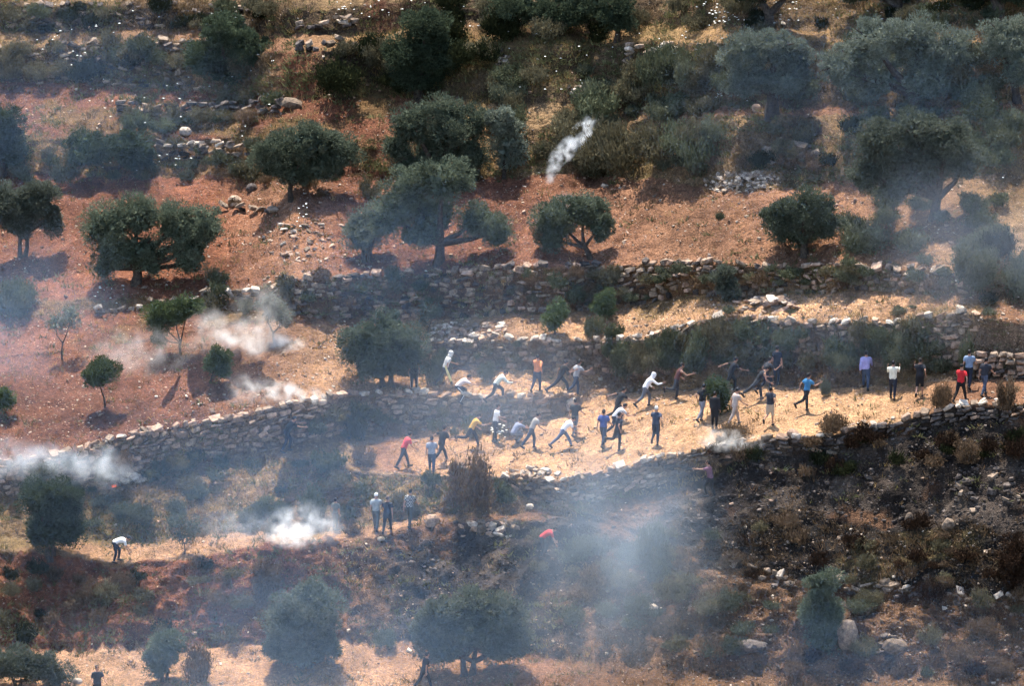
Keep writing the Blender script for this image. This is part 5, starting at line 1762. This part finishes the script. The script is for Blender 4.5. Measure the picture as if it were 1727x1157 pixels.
# ---------------------------------------------------------------- smoke and drifting haze (real volumes)
def mat_smoke(name, dens, color, nscale, lo, hi, aniso=.25, plume=False, detail=2.0, warp=.35, stretch=(1, 1, 1)):
    m, N, L = new_mat(name)
    out = N.new('ShaderNodeOutputMaterial')
    pv = N.new('ShaderNodeVolumePrincipled')
    pv.inputs['Color'].default_value = (*color, 1)
    pv.inputs['Absorption Color'].default_value = (1, 1, 1, 1)
    pv.inputs['Anisotropy'].default_value = aniso
    tc = N.new('ShaderNodeTexCoord')
    oi = N.new('ShaderNodeObjectInfo')

    def mth(op, a=None, b=None, c=None, clamp=False):
        n = N.new('ShaderNodeMath'); n.operation = op; n.use_clamp = clamp
        for i, q in enumerate((a, b, c)):
            if q is None: continue
            if isinstance(q, (int, float)): n.inputs[i].default_value = q
            else: L.new(q, n.inputs[i])
        return n.outputs[0]
    mp = N.new('ShaderNodeVectorMath'); mp.operation = 'MULTIPLY_ADD'
    L.new(tc.outputs['Object'], mp.inputs[0])
    mp.inputs[1].default_value = stretch
    cb = N.new('ShaderNodeCombineXYZ')
    rr = mth('MULTIPLY', oi.outputs['Random'], 37.0)
    L.new(rr, cb.inputs[0]); L.new(rr, cb.inputs[1])
    L.new(cb.outputs[0], mp.inputs[2])
    nz = N.new('ShaderNodeTexNoise')
    nz.inputs['Scale'].default_value = nscale
    nz.inputs['Detail'].default_value = detail
    nz.inputs['Roughness'].default_value = .55
    L.new(mp.outputs[0], nz.inputs['Vector'])
    sx = N.new('ShaderNodeSeparateXYZ')
    if plume:
        # ragged edges: push the coordinates about by the same noise
        wv = N.new('ShaderNodeVectorMath'); wv.operation = 'MULTIPLY_ADD'
        L.new(nz.outputs['Color'], wv.inputs[0])
        wv.inputs[1].default_value = (warp, warp * .6, warp)
        ad = N.new('ShaderNodeVectorMath'); ad.operation = 'SUBTRACT'
        L.new(tc.outputs['Object'], ad.inputs[0]); ad.inputs[1].default_value = (warp * .5, warp * .3, warp * .5)
        L.new(ad.outputs[0], wv.inputs[2])
        L.new(wv.outputs[0], sx.inputs[0])
        x = sx.outputs[0]                                   # -1 tail .. +1 source
        t = mth('MULTIPLY_ADD', x, -.5, .5, True)           # 0 at source, 1 at tail
        wd = mth('MULTIPLY_ADD', mth('POWER', t, .6), .72, .16)
        zz = mth('ADD', sx.outputs[2], mth('MULTIPLY_ADD', wd, -.75, .92))
        r2 = mth('ADD', mth('POWER', sx.outputs[1], 2.0), mth('POWER', zz, 2.0))
        q = mth('DIVIDE', r2, mth('MULTIPLY', wd, wd))
        fall = mth('POWER', mth('SUBTRACT', 1.0, q, None, True), 1.5)
        decay = mth('POWER', mth('SUBTRACT', 1.0, t, None, True), 1.25)
        tail = mth('MULTIPLY_ADD', decay, 1.0, .05)
        fall = mth('MULTIPLY', fall, tail)
        ends = mth('MULTIPLY', mth('SUBTRACT', 1.0, mth('POWER', mth('ABSOLUTE', x), 6.0), None, True), 1.0)
        fall = mth('MULTIPLY', fall, ends)
    else:
        ln = N.new('ShaderNodeVectorMath'); ln.operation = 'LENGTH'
        L.new(tc.outputs['Object'], ln.inputs[0])
        f = mth('SUBTRACT', 1.0, mth('POWER', ln.outputs['Value'], 2.0), None, True)
        fall = mth('POWER', f, 1.6)
    mr = N.new('ShaderNodeMapRange'); mr.interpolation_type = 'SMOOTHSTEP'
    mr.inputs['From Min'].default_value = lo; mr.inputs['From Max'].default_value = hi
    L.new(nz.outputs[0], mr.inputs['Value'])
    d = mth('MULTIPLY', mth('MULTIPLY', fall, mr.outputs[0]), dens)
    L.new(d, pv.inputs['Density'])
    L.new(pv.outputs[0], out.inputs['Volume'])
    m.cycles.volume_step_rate = .6 if dens > .5 else 3.5
    return m


def dome_mesh(name, mat, box=False):
    bm = bmesh.new()
    if box: bmesh.ops.create_cube(bm, size=2.0)
    else: bmesh.ops.create_icosphere(bm, subdivisions=3, radius=1.04)
    me = bpy.data.meshes.new(name)
    bm.to_mesh(me); bm.free()
    me.materials.append(mat)
    return me


SLOPE = rad(26)


def smoke(label, u, v, ru, rv, depth, mat, name='smoke', roll=0.0, fwd=.0, kind=None, along=False, box=False):
    """u, v: centre in the photograph; sizes in photograph pixels (depth in metres); fwd: metres in front of the slope"""
    if along:                         # a bank of haze lying parallel to the hillside
        p = at(u, v)
        k = mpp(p)
        p = p + Vector((0, -math.sin(SLOPE), math.cos(SLOPE))) * fwd
        o = link(bpy.data.objects.new(name, dome_mesh(name, mat)))
        # undo the shift that the stand-off makes in the picture
        sh = (p - at(u, v)).dot(Vector(UPV))
        up = Vector((0, math.cos(SLOPE), math.sin(SLOPE)))
        p = p - up * (sh / up.dot(Vector(UPV)))
        o.location = p
        o.scale = (ru * k, depth, rv * k / up.dot(Vector(UPV)))
        o.rotation_euler = (-(math.pi / 2 - SLOPE), 0, 0)
    else:                             # a plume standing on the ground (v + rv is its foot) or hanging in the air
        p = at(u, min(v + rv, 1300)) if fwd < 1.2 else at(u, v)
        k = mpp(p)
        if fwd < 1.2:
            p = p + Vector((0, -fwd, rv * k * .9))
        else:
            p = Vector(CAM) + (p - Vector(CAM)) * (1 - fwd / 385.0)
        o = link(bpy.data.objects.new(name, dome_mesh(name, mat, box)))
        o.location = p
        o.scale = (ru * k, depth, rv * k)
        o.rotation_euler = (0, roll, 0)
    if kind: tag(o, label, kind=kind)
    else: tag(o, label, 'smoke')
    return o


WS = (.86, .94, 1.0)
YS = (1.0, .98, .92)
BL = (.38, .62, 1.0)
def plume(label, u, v, ru, rv, depth, dens, col, lo=.4, hi=.66, ns=1.5, fwd=.4, warp=.5, taper=True, roll=0.0, detail=4.0):
    depth = depth * 1.6
    m = mat_smoke('smoke', dens * .75, col, ns * 1.15, lo, hi, .2, taper, detail + .5, warp * 1.3, (ru / rv, depth / (rv * .028), 1))
    return smoke(label, u, v, ru * 1.12, rv * 1.25, depth, m, roll=roll, fwd=fwd, box=taper)


plume('white smoke streaming left from its source in the red field by the small pale tree', 424, 540, 96, 44, 1.2, 6, YS, .44, .74)
plume('pale smoke puff rising over the small tree in the red field', 440, 520, 58, 58, 1.3, .75, YS, .44, .74, taper=False)
plume('pale smoke billow just right of the young two-lobed tree', 352, 545, 46, 36, 1.0, .8, YS, .44, .72, taper=False)
plume('thin dusty smoke trailing around the young two-lobed tree', 235, 585, 110, 40, 1.4, .5, YS, .42, .74, taper=False)
plume('white smoke blowing left from the corner of the long wall', 470, 640, 80, 32, .9, 6, YS, .44, .74, fwd=.3)
plume('bluish smoke drifting in from the left edge over the long wall', 70, 735, 150, 52, 1.4, 2.2, (.82, .91, 1.0), .38, .72, fwd=.8)
plume('bluish white smoke cloud on the lower shelf left of three people', 515, 893, 72, 36, 1.1, 2.0, (.9, .96, 1.0), .45, .72, taper=False)
plume('bright core of the smoke cloud on the lower shelf', 490, 905, 44, 20, .8, 5, (.95, .98, .96), .44, .7, taper=False)
plume('thin smoke trailing left from the cloud on the lower shelf', 405, 885, 80, 28, 1.2, .5, WS, .42, .72, taper=False)
plume('bright white smoke on the rim of the straw terrace', 1240, 722, 60, 26, .8, 7, YS, .42, .72, fwd=.3)
plume('wisp of grey smoke above the little fire under the long wall', 182, 785, 28, 40, .8, 1.6, WS, .42, .7, taper=False)
plume('falling white smoke trail, upper bright part in mid air', 978, 228, 18, 38, .5, 11, WS, .47, .68, 1.8, 1.5, taper=False, roll=.7)
plume('falling white smoke trail, middle part in mid air', 955, 252, 18, 36, .5, 7, WS, .47, .7, 1.8, 1.5, taper=False, roll=.8)
plume('falling white smoke trail, thin lower part in mid air', 934, 284, 12, 28, .5, 4, WS, .44, .7, 1.8, 1.5, taper=False, roll=.35)
plume('short side puff below the falling smoke trail', 983, 243, 7, 15, .3, 14, WS, .38, .58, 1.6, 1.5, taper=False)
plume('wisp of smoke crossing the round-headed olive tree', 975, 352, 44, 16, .6, 2.4, WS, .46, .68, 1.6, 3.0, taper=False, roll=.35)

mh = mat_smoke('drifting_haze', .018, BL, 1.7, .24, .74, .3, False, 2.0)
mh2 = mat_smoke('thick_drifting_haze', .042, (.42, .66, 1.0), 2.0, .26, .74, .3, False, 2.0)
mh4 = mat_smoke('pale_drifting_smoke', .052, (.62, .8, 1.0), 2.0, .26, .74, .2, False, 2.5)
mv = mat_smoke('thin_veil', .01, BL, 1.2, .0, .7, .3, False, 1.0)
mh3 = mat_smoke('warm_dust_haze', .034, (.62, .78, 1.0), 1.5, .25, .72, .3, False, 2.0)
HZ = [
    ('broad thin bluish veil over the lower left hillside', 560, 880, 1050, 400, 7, mv),
    ('bluish haze over the left edge of the fields', 40, 550, 260, 160, 5, mh2),
    ('bluish haze at the upper left', 120, 210, 420, 230, 5, mh),
    ('thick bluish smoke haze over the lower middle slope', 1040, 950, 240, 230, 5, mh4),
    ('dense bluish smoke below the curving wall', 1060, 890, 170, 120, 4, mh4),
    ('blue haze along the bottom of the hill', 560, 1120, 620, 160, 5, mh2),
    ('bluish smoke at the right edge over the upper terraces', 1630, 420, 280, 150, 5, mh3),
    ('pale dusty haze around the running people', 820, 700, 360, 170, 4, mh3),
    ('thin haze over the central olives and walls', 720, 470, 440, 150, 5, mh),
    ('thin haze over the upper right olives', 1450, 200, 440, 220, 5, mv),
    ('bluish haze across the lower left scrub', 480, 860, 420, 130, 5, mh),
    ('blue haze at the bottom right', 1450, 1130, 460, 130, 5, mh),
    ('thin bluish haze over the overgrown wall', 1330, 590, 300, 90, 4, mh),
]
for (lab, u, v, ru, rv, dp, mt) in HZ:
    smoke(lab, u, v, ru, rv, dp, mt, name='drifting_haze', kind='stuff', fwd=3.2, along=True)
